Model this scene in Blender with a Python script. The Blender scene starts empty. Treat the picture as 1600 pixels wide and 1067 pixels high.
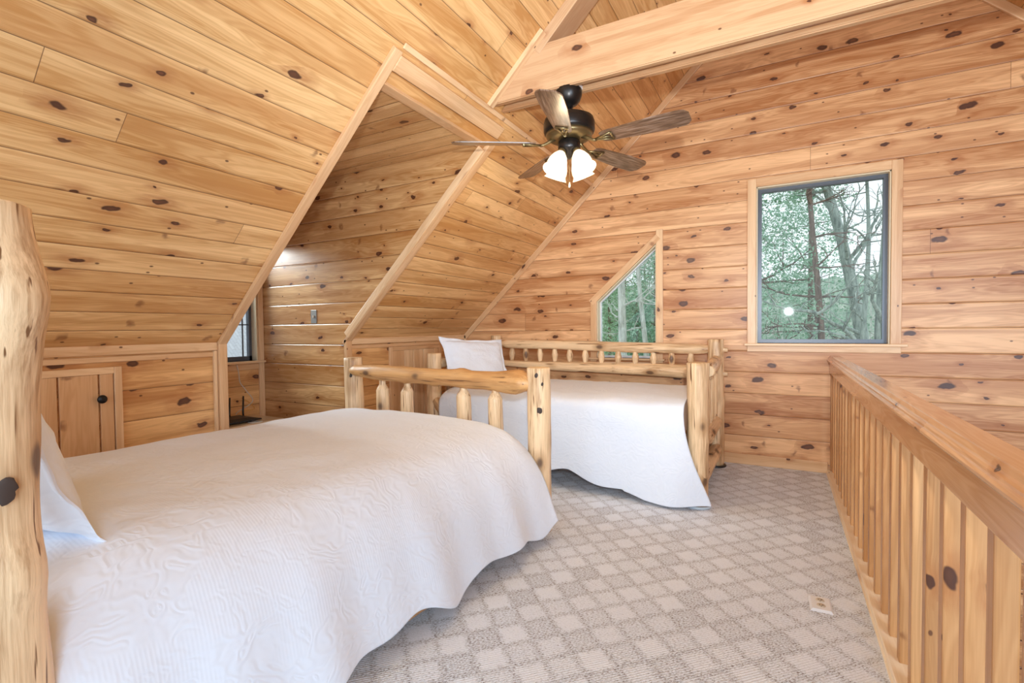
import bpy, bmesh, math, random
from math import sin, cos, pi, radians, sqrt, atan2, exp
from mathutils import Vector, Matrix, noise
from mathutils.geometry import tessellate_polygon

# ------------------------------------------------------------------ camera, world, lights, exposure
sc = bpy.context.scene
col = sc.collection
F_PX, CAM_H = 770.0, 1.2
yaw, pit, rol = radians(28.6), radians(-1.56), radians(-0.58)
fw = Vector((-sin(yaw)*cos(pit), cos(yaw)*cos(pit), sin(pit)))
rt = Vector((cos(yaw), sin(yaw), 0)); up = rt.cross(fw)
rt2 = rt*cos(rol) + up*sin(rol); up2 = up*cos(rol) - rt*sin(rol)
cam = bpy.data.cameras.new('camera'); cam.lens = F_PX/1600*36; cam.sensor_width = 36; cam.clip_start = 0.02; cam.clip_end = 400
co = bpy.data.objects.new('camera', cam); col.objects.link(co)
m = Matrix((rt2, up2, -fw)).transposed().to_4x4(); m.translation = Vector((0, 0, CAM_H)); co.matrix_world = m
sc.camera = co

w = bpy.data.worlds.new('sky'); sc.world = w; w.use_nodes = True
bg = w.node_tree.nodes['Background']; bg.inputs[0].default_value = (0.86, 0.94, 1.0, 1); bg.inputs[1].default_value = 1.2

def light(name, kind, loc, power, color, **kw):
    l = bpy.data.lights.new(name, kind); l.energy = power; l.color = color
    for k, v in kw.items():
        if k not in ('aim',): setattr(l, k, v)
    o = bpy.data.objects.new(name, l); col.objects.link(o); o.location = loc
    if 'aim' in kw:
        o.rotation_euler = (Vector(kw['aim'])-Vector(loc)).to_track_quat('-Z', 'Y').to_euler()
    return o
light('photo_flash', 'SPOT', (0.12, -.20, 1.44), 330, (.88, .95, 1.0), spot_size=radians(104), spot_blend=1.0, shadow_soft_size=.04, aim=(-.75, 4.7, 3.2))
light('dormer_daylight', 'AREA', (-5.7, 2.05, 2.40), 95, (.90, .96, 1.0), shape='RECTANGLE', size=.9, size_y=.7, aim=(-3.8, 2.93, 1.1))
light('great_room_daylight', 'AREA', (2.9, -1.7, 1.7), 200, (.55, .78, 1.0), shape='RECTANGLE', size=1.8, size_y=2.4, aim=(-.6, 2.2, .6))
light('rear_fill', 'AREA', (-1.45, -2.4, 1.7), 40, (.70, .86, 1.0), shape='RECTANGLE', size=1.9, size_y=2.0, aim=(-1.2, 3, 1.6))  # added cool fill lamp behind the camera; the open back has no window
sc.view_settings.view_transform = 'Standard'; sc.view_settings.look = 'None'
sc.view_settings.gamma = 1; sc.view_settings.use_curve_mapping = False
sc.view_settings.exposure = 0.22
sc.cycles.max_bounces = 10; sc.cycles.diffuse_bounces = 6

# ------------------------------------------------------------------ node helpers and materials
class NT:
    def __init__(s, name):
        s.m = bpy.data.materials.new(name); s.m.use_nodes = True; s.t = s.m.node_tree
        s.b = s.t.nodes['Principled BSDF']
    def n(s, kind, **kw):
        x = s.t.nodes.new(kind)
        for k, v in kw.items(): setattr(x, k, v)
        return x
    def put(s, sock, v):
        if hasattr(v, 'links') or isinstance(v, bpy.types.NodeSocket): s.t.links.new(v, sock)
        else: sock.default_value = v
    def math(s, op, a, b=0.0, c=0.0, clamp=False):
        x = s.n('ShaderNodeMath', operation=op, use_clamp=clamp)
        for i, v in enumerate((a, b, c)): s.put(x.inputs[i], v)
        return x.outputs[0]
    def comb(s, x, y, z):
        c = s.n('ShaderNodeCombineXYZ')
        for i, v in enumerate((x, y, z)): s.put(c.inputs[i], v)
        return c.outputs[0]
    def noise(s, vec, scale=1.0, detail=4, rough=.55, dist=0.0):
        x = s.n('ShaderNodeTexNoise'); s.put(x.inputs['Vector'], vec)
        x.inputs['Scale'].default_value = scale; x.inputs['Detail'].default_value = detail
        x.inputs['Roughness'].default_value = rough; x.inputs['Distortion'].default_value = dist
        return x.outputs['Fac']
    def mr(s, v, a, b, c=0.0, d=1.0, smooth=True):
        x = s.n('ShaderNodeMapRange'); x.interpolation_type = 'SMOOTHSTEP' if smooth else 'LINEAR'
        s.put(x.inputs[0], v)
        for i, q in enumerate((a, b, c, d)): s.put(x.inputs[i+1], q)
        return x.outputs[0]
    def mix(s, f, a, b, mode='MIX'):
        x = s.n('ShaderNodeMix', data_type='RGBA', blend_type=mode)
        s.put(x.inputs[0], f); s.put(x.inputs[6], a); s.put(x.inputs[7], b); return x.outputs[2]
    def ramp(s, f, stops):
        x = s.n('ShaderNodeValToRGB'); s.put(x.inputs[0], f)
        e = x.color_ramp.elements
        while len(e) > 1: e.remove(e[-1])
        e[0].position = stops[0][0]; e[0].color = (*stops[0][1], 1)
        for p, c in stops[1:]:
            q = e.new(p); q.color = (*c, 1)
        return x.outputs[0]
    def bump(s, h, strength, dist, normal=None):
        x = s.n('ShaderNodeBump'); x.inputs['Strength'].default_value = strength; x.inputs['Distance'].default_value = dist
        s.put(x.inputs['Height'], h)
        if normal is not None: s.put(x.inputs['Normal'], normal)
        return x.outputs[0]
    def sep(s, v):
        x = s.n('ShaderNodeSeparateXYZ'); s.put(x.inputs[0], v); return x.outputs
    def white(s, v, dims='3D'):
        x = s.n('ShaderNodeTexWhiteNoise', noise_dimensions=dims); s.put(x.inputs[0], v); return x.outputs['Color']
    def voro(s, v, dims='3D'):
        x = s.n('ShaderNodeTexVoronoi', voronoi_dimensions=dims, feature='F1'); s.put(x.inputs['Vector'], v)
        x.inputs['Scale'].default_value = 1; return x.outputs['Distance'], x.outputs['Color']
    def done(s, color=None, rough=None, normal=None, **kw):
        if color is not None: s.put(s.b.inputs['Base Color'], color if not isinstance(color, tuple) or len(color) == 4 else (*color, 1))
        if rough is not None: s.put(s.b.inputs['Roughness'], rough)
        if normal is not None: s.put(s.b.inputs['Normal'], normal)
        for k, v in kw.items(): s.put(s.b.inputs[k.replace('_', ' ')], v)
        return s.m

def pine(name, pitch=.135, phase=0.0, seed=0.0, c1=(.74, .49, .255), c2=(.52, .29, .125), knots=.42, rough=.36, board_len=7.3, groove=True, ksize=1.0):
    """Knotty pine boarding: u runs along the boards and v across them, in metres."""
    s = NT(name)
    uv = s.n('ShaderNodeTexCoord').outputs['UV']
    U, V, _ = s.sep(uv)
    oi = s.n('ShaderNodeObjectInfo').outputs['Random'] if not groove else None
    vb = s.math('DIVIDE', s.math('SUBTRACT', V, phase), pitch)
    bid = s.math('FLOOR', vb); fr = s.math('FRACT', vb)
    if oi is not None: bid = s.math('ADD', bid, s.math('MULTIPLY', oi, 91.7))
    r1 = s.sep(s.white(s.comb(bid, seed, 1.3)))
    if not groove: board_len = 80.0
    u2 = s.math('ADD', U, s.math('MULTIPLY', r1[0], 23.0))
    seg = s.math('DIVIDE', u2, board_len)
    sid = s.math('FLOOR', seg); sfr = s.math('FRACT', seg)
    r2 = s.sep(s.white(s.comb(bid, sid, seed+7.7)))
    # knots
    vk = s.math('MULTIPLY', fr, pitch)
    nz = s.noise(s.comb(s.math('MULTIPLY', u2, 14.0), s.math('MULTIPLY', vk, 14.0), bid), 1.0, 2)
    wob = s.math('MULTIPLY', s.math('SUBTRACT', nz, .5), .22)
    d, vc = s.voro(s.comb(s.math('ADD', s.math('MULTIPLY', u2, 3.4), wob), s.math('ADD', s.math('ADD', s.math('MULTIPLY', vk, 6.6), wob), s.math('ADD', s.math('MULTIPLY', bid, 17.37), seed)), 0.0), '2D')
    vcs = s.sep(vc)
    on = s.math('LESS_THAN', vcs[0], knots)
    kr = s.math('MULTIPLY', s.math('ADD', .035, s.math('MULTIPLY', s.math('POWER', vcs[1], 1.6), .105)), ksize)
    q = s.math('DIVIDE', d, kr)
    core = s.math('MULTIPLY', s.mr(q, 1.15, .75), on)
    heart = s.math('MULTIPLY', s.mr(q, .75, .2), on)
    hn = s.noise(s.comb(s.math('MULTIPLY', u2, 9.0), s.math('MULTIPLY', vk, 55.0), bid), 1.0, 3, .6)
    halo = s.math('MULTIPLY', s.math('MULTIPLY', s.mr(q, 4.6, .8), s.mr(hn, .30, .62, .35, 1.0)), on)
    # pin knots
    d2, vc2 = s.voro(s.comb(s.math('MULTIPLY', u2, 9.0), s.math('ADD', s.math('MULTIPLY', vk, 15.0), s.math('ADD', s.math('MULTIPLY', bid, 13.11), seed+40)), 0.0), '2D')
    pin = s.math('MULTIPLY', s.mr(d2, .10, .05), s.math('LESS_THAN', s.sep(vc2)[0], knots*.17))
    # streaks that fan out from a branch, across the board
    d3, vc3 = s.voro(s.comb(s.math('ADD', s.math('MULTIPLY', u2, 4.2), s.math('MULTIPLY', wob, 2.0)), s.math('ADD', s.math('MULTIPLY', vk, 2.6), s.math('ADD', s.math('MULTIPLY', bid, 19.37), seed+9)), 0.0), '2D')
    spike = s.math('MULTIPLY', s.mr(s.math('ADD', d3, s.math('MULTIPLY', s.math('SUBTRACT', hn, .5), .10)), .10, .015), s.math('LESS_THAN', s.sep(vc3)[0], knots*.55))
    # grain
    push = s.math('MULTIPLY', s.math('MULTIPLY', halo, .5), s.math('SUBTRACT', 1.4, q))
    gv = s.math('ADD', vk, s.math('MULTIPLY', push, .012))
    broad = s.noise(s.comb(s.math('MULTIPLY', u2, .9), s.math('MULTIPLY', gv, 11.0), s.math('ADD', s.math('MULTIPLY', bid, 2.3), r2[0])), 1.0, 3, .5, .6)
    rings = s.math('SINE', s.math('MULTIPLY', broad, 85.0))
    fine = s.noise(s.comb(s.math('MULTIPLY', u2, 5.0), s.math('MULTIPLY', gv, 330.0), bid), 1.0, 3, .6)
    tone = s.math('ADD', s.math('MULTIPLY', s.math('SUBTRACT', r2[1], .5), .50), s.math('ADD', s.math('MULTIPLY', broad, 1.7), -.38))
    tone = s.math('ADD', tone, s.math('MULTIPLY', rings, .12))
    tone = s.math('ADD', tone, s.math('MULTIPLY', s.math('SUBTRACT', fine, .5), .50))
    c = s.mix(s.mr(tone, .05, .95, smooth=False), (*c1, 1), (*c2, 1))
    hw = s.noise(s.comb(s.math('MULTIPLY', u2, .55), s.math('MULTIPLY', gv, 9.0), s.math('ADD', s.math('MULTIPLY', bid, 7.9), 3.0)), 1.0, 2, .45, .4)
    c = s.mix(s.math('MULTIPLY', s.mr(hw, .535, .565), .42), c, (c2[0]*.92, c2[1]*.85, c2[2]*.8, 1))
    c = s.mix(s.math('MULTIPLY', r2[2], .20), c, (.58, .24, .07, 1))
    c = s.mix(s.math('MULTIPLY', halo, .58), c, (.34, .105, .025, 1))
    c = s.mix(s.math('MULTIPLY', spike, .62), c, (.17, .05, .016, 1))
    c = s.mix(s.math('MULTIPLY', pin, .85), c, (.09, .028, .012, 1))
    c = s.mix(s.math('MULTIPLY', core, .93), c, (.055, .016, .010, 1))
    c = s.mix(s.math('MULTIPLY', heart, s.math('MULTIPLY', vcs[2], .65)), c, (.23, .085, .035, 1))
    nrm = None
    if groove:
        e = s.math('MULTIPLY', s.math('MINIMUM', fr, s.math('SUBTRACT', 1.0, fr)), pitch)
        gl = s.mr(e, .0026, .0010)
        j = s.math('MULTIPLY', s.math('MINIMUM', sfr, s.math('SUBTRACT', 1.0, sfr)), board_len)
        gl = s.math('MAXIMUM', gl, s.mr(j, .0018, .0008))
        c = s.mix(s.math('MULTIPLY', gl, .80), c, (.13, .05, .02, 1))
        nrm = s.bump(s.mr(e, 0, .009), .55, .006)
    nrm = s.bump(fine, .08, .002, nrm)
    rg = s.math('ADD', rough, s.math('MULTIPLY', s.math('SUBTRACT', fine, .5), .10))
    return s.done(c, rg, nrm, Specular_IOR_Level=.45)

def peeled_log(name, seed=0.0, c1=(.80, .57, .34), c2=(.42, .235, .11), knots=.40):
    s = NT(name)
    X, Y, Z = s.sep(s.n('ShaderNodeTexCoord').outputs['Object'])
    oi = s.math('MULTIPLY', s.n('ShaderNodeObjectInfo').outputs['Random'], 37.0)
    Zs = s.math('ADD', Z, oi)
    big = s.noise(s.comb(s.math('MULTIPLY', X, 16.0), s.math('MULTIPLY', Y, 16.0), s.math('MULTIPLY', Zs, 1.4)), 1.0, 4, .55, .5)
    fine = s.noise(s.comb(s.math('MULTIPLY', X, 120.0), s.math('MULTIPLY', Y, 120.0), s.math('MULTIPLY', Zs, 5.0)), 1.0, 3, .6)
    d, vc = s.voro(s.comb(s.math('MULTIPLY', X, 9.0), s.math('MULTIPLY', Y, 9.0), s.math('MULTIPLY', Zs, 5.0)))
    vcs = s.sep(vc); on = s.math('LESS_THAN', vcs[0], knots)
    core = s.math('MULTIPLY', s.mr(d, .24, .12), on); halo = s.math('MULTIPLY', s.mr(d, .50, .18), on)
    t = s.math('ADD', s.math('MULTIPLY', big, 1.0), s.math('MULTIPLY', s.math('SUBTRACT', fine, .5), .55))
    c = s.ramp(t, [(.30, tuple(min(1, v*1.12) for v in c1)), (.45, c1), (.58, tuple((a+b)/2 for a, b in zip(c1, c2))), (.70, c2)])
    crack = s.noise(s.comb(s.math('MULTIPLY', X, 60.0), s.math('MULTIPLY', Y, 60.0), s.math('MULTIPLY', Zs, 3.2)), 1.0, 2, .5)
    c = s.mix(s.mr(crack, .64, .70), c, (.20, .09, .035, 1))
    c = s.mix(s.math('MULTIPLY', halo, .55), c, (.40, .20, .075, 1))
    c = s.mix(s.math('MULTIPLY', core, .85), c, (.10, .05, .03, 1))
    return s.done(c, .42, s.bump(s.math('ADD', fine, s.math('MULTIPLY', big, 1.5)), .25, .006), Specular_IOR_Level=.45)

def quilt_mat(name, colr=(.76, .82, .92)):
    s = NT(name)
    P = s.n('ShaderNodeTexCoord').outputs['UV']
    U, V, _ = s.sep(P)
    a = s.noise(P, 6.0, 2, .5)
    b = s.noise(s.comb(s.math('ADD', U, 7.0), V, 0.0), 6.0, 2, .5)
    wv = s.comb(s.math('ADD', U, s.math('MULTIPLY', a, .22)), s.math('ADD', V, s.math('MULTIPLY', b, .22)), 0.0)
    v = s.n('ShaderNodeTexVoronoi', feature='SMOOTH_F1'); s.put(v.inputs['Vector'], wv); v.inputs['Scale'].default_value = 22.0
    scroll = s.math('SINE', s.math('MULTIPLY', v.outputs['Distance'], 17.0))
    ribs = s.math('SINE', s.math('MULTIPLY', U, 620.0))
    mask = s.mr(s.noise(P, 3.2, 1), .47, .56)
    h = s.math('ADD', s.math('MULTIPLY', scroll, s.math('SUBTRACT', 1.0, s.math('MULTIPLY', mask, .5))), s.math('MULTIPLY', ribs, s.math('MULTIPLY', mask, .16)))
    h2 = s.noise(P, 4.0, 3)
    nrm = s.bump(h2, .25, .04); nrm = s.bump(h, .17, .005, nrm)
    return s.done(colr, .85, nrm, Sheen_Weight=.15)

def carpet_mat():
    s = NT('berber_carpet')
    P = s.n('ShaderNodeTexCoord').outputs['Object']; X, Y, _ = s.sep(P)
    L = .118
    wx = s.math('MULTIPLY', s.math('SUBTRACT', s.noise(P, 34.0, 3), .5), .040)
    p = s.math('ADD', s.math('DIVIDE', s.math('ADD', X, Y), L*1.4142), s.math('DIVIDE', wx, L))
    q = s.math('ADD', s.math('DIVIDE', s.math('SUBTRACT', Y, X), L*1.4142), s.math('DIVIDE', wx, L))
    ip, iq = s.math('FLOOR', p), s.math('FLOOR', q)
    rnd = s.sep(s.white(s.comb(ip, iq, 2.0)))
    par = s.math('MODULO', s.math('ABSOLUTE', s.math('ADD', ip, iq)), 2.0)
    fp, fq = s.math('FRACT', p), s.math('FRACT', q)
    e = s.math('MINIMUM', s.math('MINIMUM', fp, s.math('SUBTRACT', 1, fp)), s.math('MINIMUM', fq, s.math('SUBTRACT', 1, fq)))
    inside = s.mr(e, .02, .22)
    # cells: light squares, mid squares, dark squares
    lit = s.math('ADD', s.math('MULTIPLY', par, .40), s.math('MULTIPLY', rnd[0], .60))
    lit = s.math('MULTIPLY', s.math('ADD', .25, lit), s.math('ADD', .25, s.math('MULTIPLY', inside, .75))); lit = s.math('ADD', s.math('MULTIPLY', lit, .50), .30)
    tuft = s.noise(s.comb(s.math('MULTIPLY', s.math('ADD', X, Y), 70.0), s.math('MULTIPLY', s.math('SUBTRACT', Y, X), 150.0), 0.0), 1.0, 2, .6)
    row = s.math('SINE', s.math('MULTIPLY', s.math('SUBTRACT', Y, X), 420.0))
    t = s.math('ADD', lit, s.math('MULTIPLY', s.math('SUBTRACT', tuft, .5), 2.3))
    c = s.ramp(t, [(-.0, (.22, .19, .20)), (.18, (.42, .43, .47)), (.40, (.66, .72, .80)), (.72, (.82, .89, .99))])
    h = s.math('ADD', tuft, s.math('MULTIPLY', row, .18))
    return s.done(c, .95, s.bump(h, .6, .006), Specular_IOR_Level=.1)

def plain(name, c, rough=.5, metal=0.0, bumpy=0.0, **kw):
    s = NT(name); n = None
    P = s.n('ShaderNodeTexCoord').outputs['Object']
    f = s.noise(P, 30.0, 3)
    cc = s.mix(f, (*[x*.93 for x in c], 1), (*[min(1, x*1.05) for x in c], 1))
    if bumpy: n = s.bump(f, bumpy, .004)
    return s.done(cc, rough, n, Metallic=metal, **kw)

M = {}
M['ceil'] = pine('pine_ceiling_boards', .1345, 0, 3.0, c1=(.92, .60, .285), c2=(.54, .26, .08), knots=.36, ksize=.85, board_len=4.6)
M['gable'] = pine('pine_gable_boards', .184, .064, 11.0, c1=(.90, .555, .29), c2=(.42, .17, .058), knots=.5, ksize=1.2, board_len=9.0, rough=.38)
M['cheek'] = pine('pine_dormer_boards', .175, .025, 23.0, c1=(.84, .53, .25), c2=(.40, .18, .055), knots=.5, rough=.26, ksize=.9)
M['knee'] = pine('pine_knee_wall_boards', .175, .0, 31.0, c1=(.86, .52, .23), c2=(.48, .22, .07), knots=.42)
M['dceil'] = pine('pine_dormer_ceiling_boards', .1345, .0, 47.0, c1=(.78, .51, .26), c2=(.46, .24, .09), knots=.4, rough=.28)
M['trim'] = pine('pine_trim', 9.0, -4.5, 5.0, c1=(.84, .58, .34), c2=(.62, .36, .18), knots=.16, groove=False, rough=.33, ksize=.8)
M['rail'] = pine('varnished_pine_handrail', 9.0, -4.5, 15.0, c1=(.78, .48, .26), c2=(.52, .26, .11), knots=.30, groove=False, rough=.17)
M['balus'] = pine('varnished_pine_baluster', 9.0, -4.5, 19.0, c1=(.62, .33, .14), c2=(.36, .155, .05), knots=.40, groove=False, rough=.3)
M['door'] = pine('pine_access_door_boards', .16, .06, 61.0, c1=(.72, .45, .21), c2=(.52, .27, .11), knots=.3, board_len=9)
M['log'] = peeled_log('peeled_pine_log')
M['logo'] = peeled_log('amber_peeled_log', c1=(.60, .33, .13), c2=(.42, .19, .065), knots=.34)
M['logend'] = plain('sawn_log_end', (.66, .47, .27), .6)
M['quilt'] = quilt_mat('white_matelasse_quilt')
M['sheet'] = plain('mattress_ticking', (.72, .70, .66), .9)
M['carpet'] = carpet_mat()
M['bronze'] = plain('oil_rubbed_bronze', (.035, .030, .028), .32, .75)
M['brass'] = plain('aged_brass', (.22, .16, .075), .35, .8)
M['alu'] = plain('grey_window_metal', (.10, .105, .12), .35, .5)
M['black'] = plain('black_plastic', (.012, .012, .014), .35)
M['iron'] = plain('black_iron', (.012, .012, .014), .28, .4)
M['white'] = plain('white_plastic', (.80, .81, .83), .35)
M['pewter'] = plain('brushed_pewter', (.30, .29, .27), .4, .8)
M['clear'] = plain('clear_caster_plastic', (.55, .62, .68), .15)
M['cord'] = plain('beige_cord', (.62, .55, .45), .5)
M['amberc'] = plain('orange_cord', (.65, .33, .06), .5)
M['paper'] = plain('paper', (.75, .80, .82), .6)

def blade_mat():
    s = NT('weathered_blade_wood')
    X, Y, Z = s.sep(s.n('ShaderNodeTexCoord').outputs['Object'])
    a = s.noise(s.comb(s.math('MULTIPLY', X, 7.0), s.math('MULTIPLY', Y, 90.0), Z), 1.0, 4, .6, .4)
    c = s.ramp(a, [(.3, (.05, .025, .015)), (.48, (.14, .075, .042)), (.62, (.25, .165, .12)), (.78, (.38, .32, .29))])
    return s.done(c, .30, Specular_IOR_Level=.5, Coat_Weight=.35, Coat_Roughness=.25)
M['blade'] = blade_mat()
def shade_mat():
    s = NT('lit_frosted_glass')
    return s.done((.95, .90, .80), .35, Emission_Color=(1.0, .80, .50, 1), Emission_Strength=1.0)
M['shade'] = shade_mat()
def glass_mat():
    s = NT('window_glass')
    for n in list(s.t.nodes):
        if n.type == 'BSDF_PRINCIPLED': s.t.nodes.remove(n)
    out = s.t.nodes['Material Output']
    tr = s.n('ShaderNodeBsdfTransparent'); tr.inputs[0].default_value = (.97, .99, .98, 1)
    gl = s.n('ShaderNodeBsdfGlossy'); gl.inputs['Roughness'].default_value = .02
    fr = s.n('ShaderNodeFresnel'); fr.inputs[0].default_value = 1.45
    mx = s.n('ShaderNodeMixShader'); s.t.links.new(fr.outputs[0], mx.inputs[0]); s.t.links.new(tr.outputs[0], mx.inputs[1]); s.t.links.new(gl.outputs[0], mx.inputs[2])
    s.t.links.new(mx.outputs[0], out.inputs[0]); return s.m
M['glass'] = glass_mat()
def bark(name, c1, c2):
    s = NT(name)
    X, Y, Z = s.sep(s.n('ShaderNodeTexCoord').outputs['Object'])
    a = s.noise(s.comb(s.math('MULTIPLY', X, 14.0), s.math('MULTIPLY', Y, 14.0), s.math('MULTIPLY', Z, 3.0)), 1.0, 4, .65)
    return s.done(s.ramp(a, [(.35, c1), (.62, c2)]), .9, s.bump(a, .6, .03))
M['bark_grey'] = bark('grey_green_bark', (.13, .17, .15), (.42, .50, .45))
M['bark_pine'] = bark('brown_pine_bark', (.09, .06, .05), (.27, .20, .16))
M['bark_pale'] = bark('pale_bark', (.34, .37, .33), (.66, .70, .64))
def foliage(name, c1, c2):
    s = NT(name)
    P = s.n('ShaderNodeTexCoord').outputs['Object']
    a = s.noise(P, 2.0, 3)
    c = s.ramp(a, [(.35, c1), (.65, c2)])
    return s.done(c, .7, Transmission_Weight=0.0)
M['needles'] = foliage('pine_needles', (.16, .36, .22), (.40, .62, .46))
M['needles2'] = foliage('yellow_green_needles', (.20, .40, .20), (.46, .68, .46))
M['ground'] = plain('leaf_litter', (.34, .33, .22), .95)
def haze_forest():
    s = NT('distant_wooded_hillside')
    X, Y, Z = s.sep(s.n('ShaderNodeTexCoord').outputs['Object'])
    a = s.noise(s.comb(s.math('MULTIPLY', X, 1.6), Y, s.math('MULTIPLY', Z, .45)), 1.0, 6, .7)
    b = s.noise(s.comb(X, Y, Z), .9, 6, .75)
    return s.done(s.ramp(s.math('ADD', s.math('MULTIPLY', a, .5), s.math('MULTIPLY', b, .5)), [(.38, (.12, .20, .15)), (.5, (.30, .40, .31)), (.6, (.50, .54, .46))]), .95)
M['hill'] = haze_forest()
def shingle():
    s = NT('grey_roof_shingles')
    P = s.n('ShaderNodeTexCoord').outputs['Object']
    a = s.noise(P, 60.0, 4, .7); br = s.n('ShaderNodeTexBrick'); s.put(br.inputs['Vector'], P); br.inputs['Scale'].default_value = 4
    br.inputs['Color1'].default_value = (.34, .36, .40, 1); br.inputs['Color2'].default_value = (.50, .52, .56, 1); br.inputs['Mortar'].default_value = (.22, .22, .24, 1)
    return s.done(s.mix(a, br.outputs[0], (.70, .72, .78, 1)), .9)
M['shingle'] = shingle()

# ------------------------------------------------------------------ object helpers
def link(name, me, mat, parent=None, loc=None, mats=None):
    o = bpy.data.objects.new(name, me); col.objects.link(o)
    if mats:
        for x in mats: me.materials.append(x)
    elif mat: me.materials.append(mat)
    if parent: o.parent = parent
    if loc is not None: o.location = loc
    return o
def from_bm(name, bm, mat, parent=None, loc=None, smooth=False, mats=None):
    me = bpy.data.meshes.new(name); bm.normal_update(); bm.to_mesh(me); bm.free()
    if smooth:
        for p in me.polygons: p.use_smooth = True
    return link(name, me, mat, parent, loc, mats)
def thing(name, label, cat, loc=(0, 0, 0), rotz=0.0, group=None):
    o = bpy.data.objects.new(name, None); col.objects.link(o); o.location = loc; o.rotation_euler = (0, 0, rotz)
    o['label'] = label; o['category'] = cat
    if group: o['group'] = group
    o.empty_display_size = .1
    return o
def tag(o, label, cat, group=None):
    o['label'] = label; o['category'] = cat
    if group: o['group'] = group
    return o
def struct(o): o['kind'] = 'structure'; return o

def poly_surface(name, outer, holes, org, ud, vd, mat, thick=.1, parent=None):
    """Flat boarded surface from 2-D outlines in (u, v) metres; uv map = (u, v); solid, thickened away from the room (along ud x vd)."""
    org, ud, vd = Vector(org), Vector(ud).normalized(), Vector(vd).normalized()
    loops = [[Vector((p[0], p[1], 0)) for p in outer]] + [[Vector((p[0], p[1], 0)) for p in h] for h in holes]
    flat = [p for l in loops for p in l]
    tris = tessellate_polygon(loops)
    bm = bmesh.new(); uvl = bm.loops.layers.uv.new('UVMap')
    n = ud.cross(vd)
    front = [bm.verts.new(org + ud*p.x + vd*p.y) for p in flat]
    back = [bm.verts.new(org + ud*p.x + vd*p.y + n*thick) for p in flat]
    co2 = {}
    for i, p in enumerate(flat): co2[front[i]] = p; co2[back[i]] = p
    for t in tris:
        a, b, c = [flat[i] for i in t]
        if (b-a).cross(c-a).z < 0: t = (t[0], t[2], t[1])
        bm.faces.new([back[i] for i in t]); bm.faces.new([front[i] for i in reversed(t)])
    k = 0
    for l in loops:
        for i in range(len(l)):
            a, b = k+i, k+(i+1) % len(l)
            bm.faces.new((front[a], front[b], back[b], back[a]))
        k += len(l)
    for f in bm.faces:
        for lp in f.loops: lp[uvl].uv = co2[lp.vert].xy
    bmesh.ops.recalc_face_normals(bm, faces=bm.faces)
    return from_bm(name, bm, mat, parent)

INSIDE = Vector((-.9, 2.4, 1.3))
def board(name, p0, p1, width, thick, wdir, mat, parent=None, bev=.003, inward=True):
    """A board from p0 to p1 (centre of its back face), width along wdir, thickness along axis x wdir. Grain along the length."""
    p0, p1 = Vector(p0), Vector(p1); ax = (p1-p0); L = ax.length; ax.normalize()
    wd = Vector(wdir); wd = (wd - ax*wd.dot(ax)).normalized(); td = ax.cross(wd)
    if inward and td.dot(INSIDE-p0) < 0: ax, p0 = -ax, p1; td = -td
    bm = bmesh.new(); bmesh.ops.create_cube(bm, size=1)
    for v in bm.verts: v.co = Vector(((v.co.x+.5)*L, v.co.y*width, (v.co.z+.5)*thick))
    if bev: bmesh.ops.bevel(bm, geom=bm.edges[:], offset=min(bev, thick*.4), segments=2, affect='EDGES', profile=.5)
    uvl = bm.loops.layers.uv.new('UVMap')
    bm.normal_update()
    for f in bm.faces:
        side = abs(f.normal.y) > .7
        for lp in f.loops:
            c = lp.vert.co; lp[uvl].uv = (c.x, (c.z+width) if side else c.y)
    o = from_bm(name, bm, mat, parent)
    mm = Matrix((ax, wd, td)).transposed().to_4x4(); mm.translation = p0
    o.matrix_local = mm
    return o

def lathe(bm, prof, seg=24, org=(0, 0, 0), rot=None, mat_index=0):
    org = Vector(org); R = rot or Matrix.Identity(3); rings = []
    for r, z in prof:
        if r < 1e-5: rings.append([bm.verts.new(org + R @ Vector((0, 0, z)))])
        else: rings.append([bm.verts.new(org + R @ Vector((r*cos(2*pi*i/seg), r*sin(2*pi*i/seg), z))) for i in range(seg)])
    for a, b in zip(rings, rings[1:]):
        for i in range(seg):
            j = (i+1) % seg
            if len(a) == 1 and len(b) == 1: continue
            if len(a) == 1: f = bm.faces.new((a[0], b[j], b[i]))
            elif len(b) == 1: f = bm.faces.new((a[i], a[j], b[0]))
            else: f = bm.faces.new((a[i], a[j], b[j], b[i]))
            f.smooth = True; f.material_index = mat_index
def tube(bm, pts, rads, seg=8, cap=True):
    pts = [Vector(p) for p in pts]; n = len(pts)
    if not hasattr(rads, '__len__'): rads = [rads]*n
    rings = []; prev = None
    for i, p in enumerate(pts):
        t = (pts[min(i+1, n-1)] - pts[max(i-1, 0)]).normalized()
        if prev is None: a = t.orthogonal().normalized()
        else:
            a = prev - t*prev.dot(t); a = a.normalized() if a.length > 1e-6 else t.orthogonal().normalized()
        prev = a; b = t.cross(a)
        rings.append([bm.verts.new(p + (a*cos(2*pi*k/seg) + b*sin(2*pi*k/seg))*rads[i]) for k in range(seg)])
    for x, y in zip(rings, rings[1:]):
        for k in range(seg):
            f = bm.faces.new((x[k], x[(k+1) % seg], y[(k+1) % seg], y[k])); f.smooth = True
    if cap:
        bm.faces.new(list(reversed(rings[0]))); bm.faces.new(rings[-1])
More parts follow.
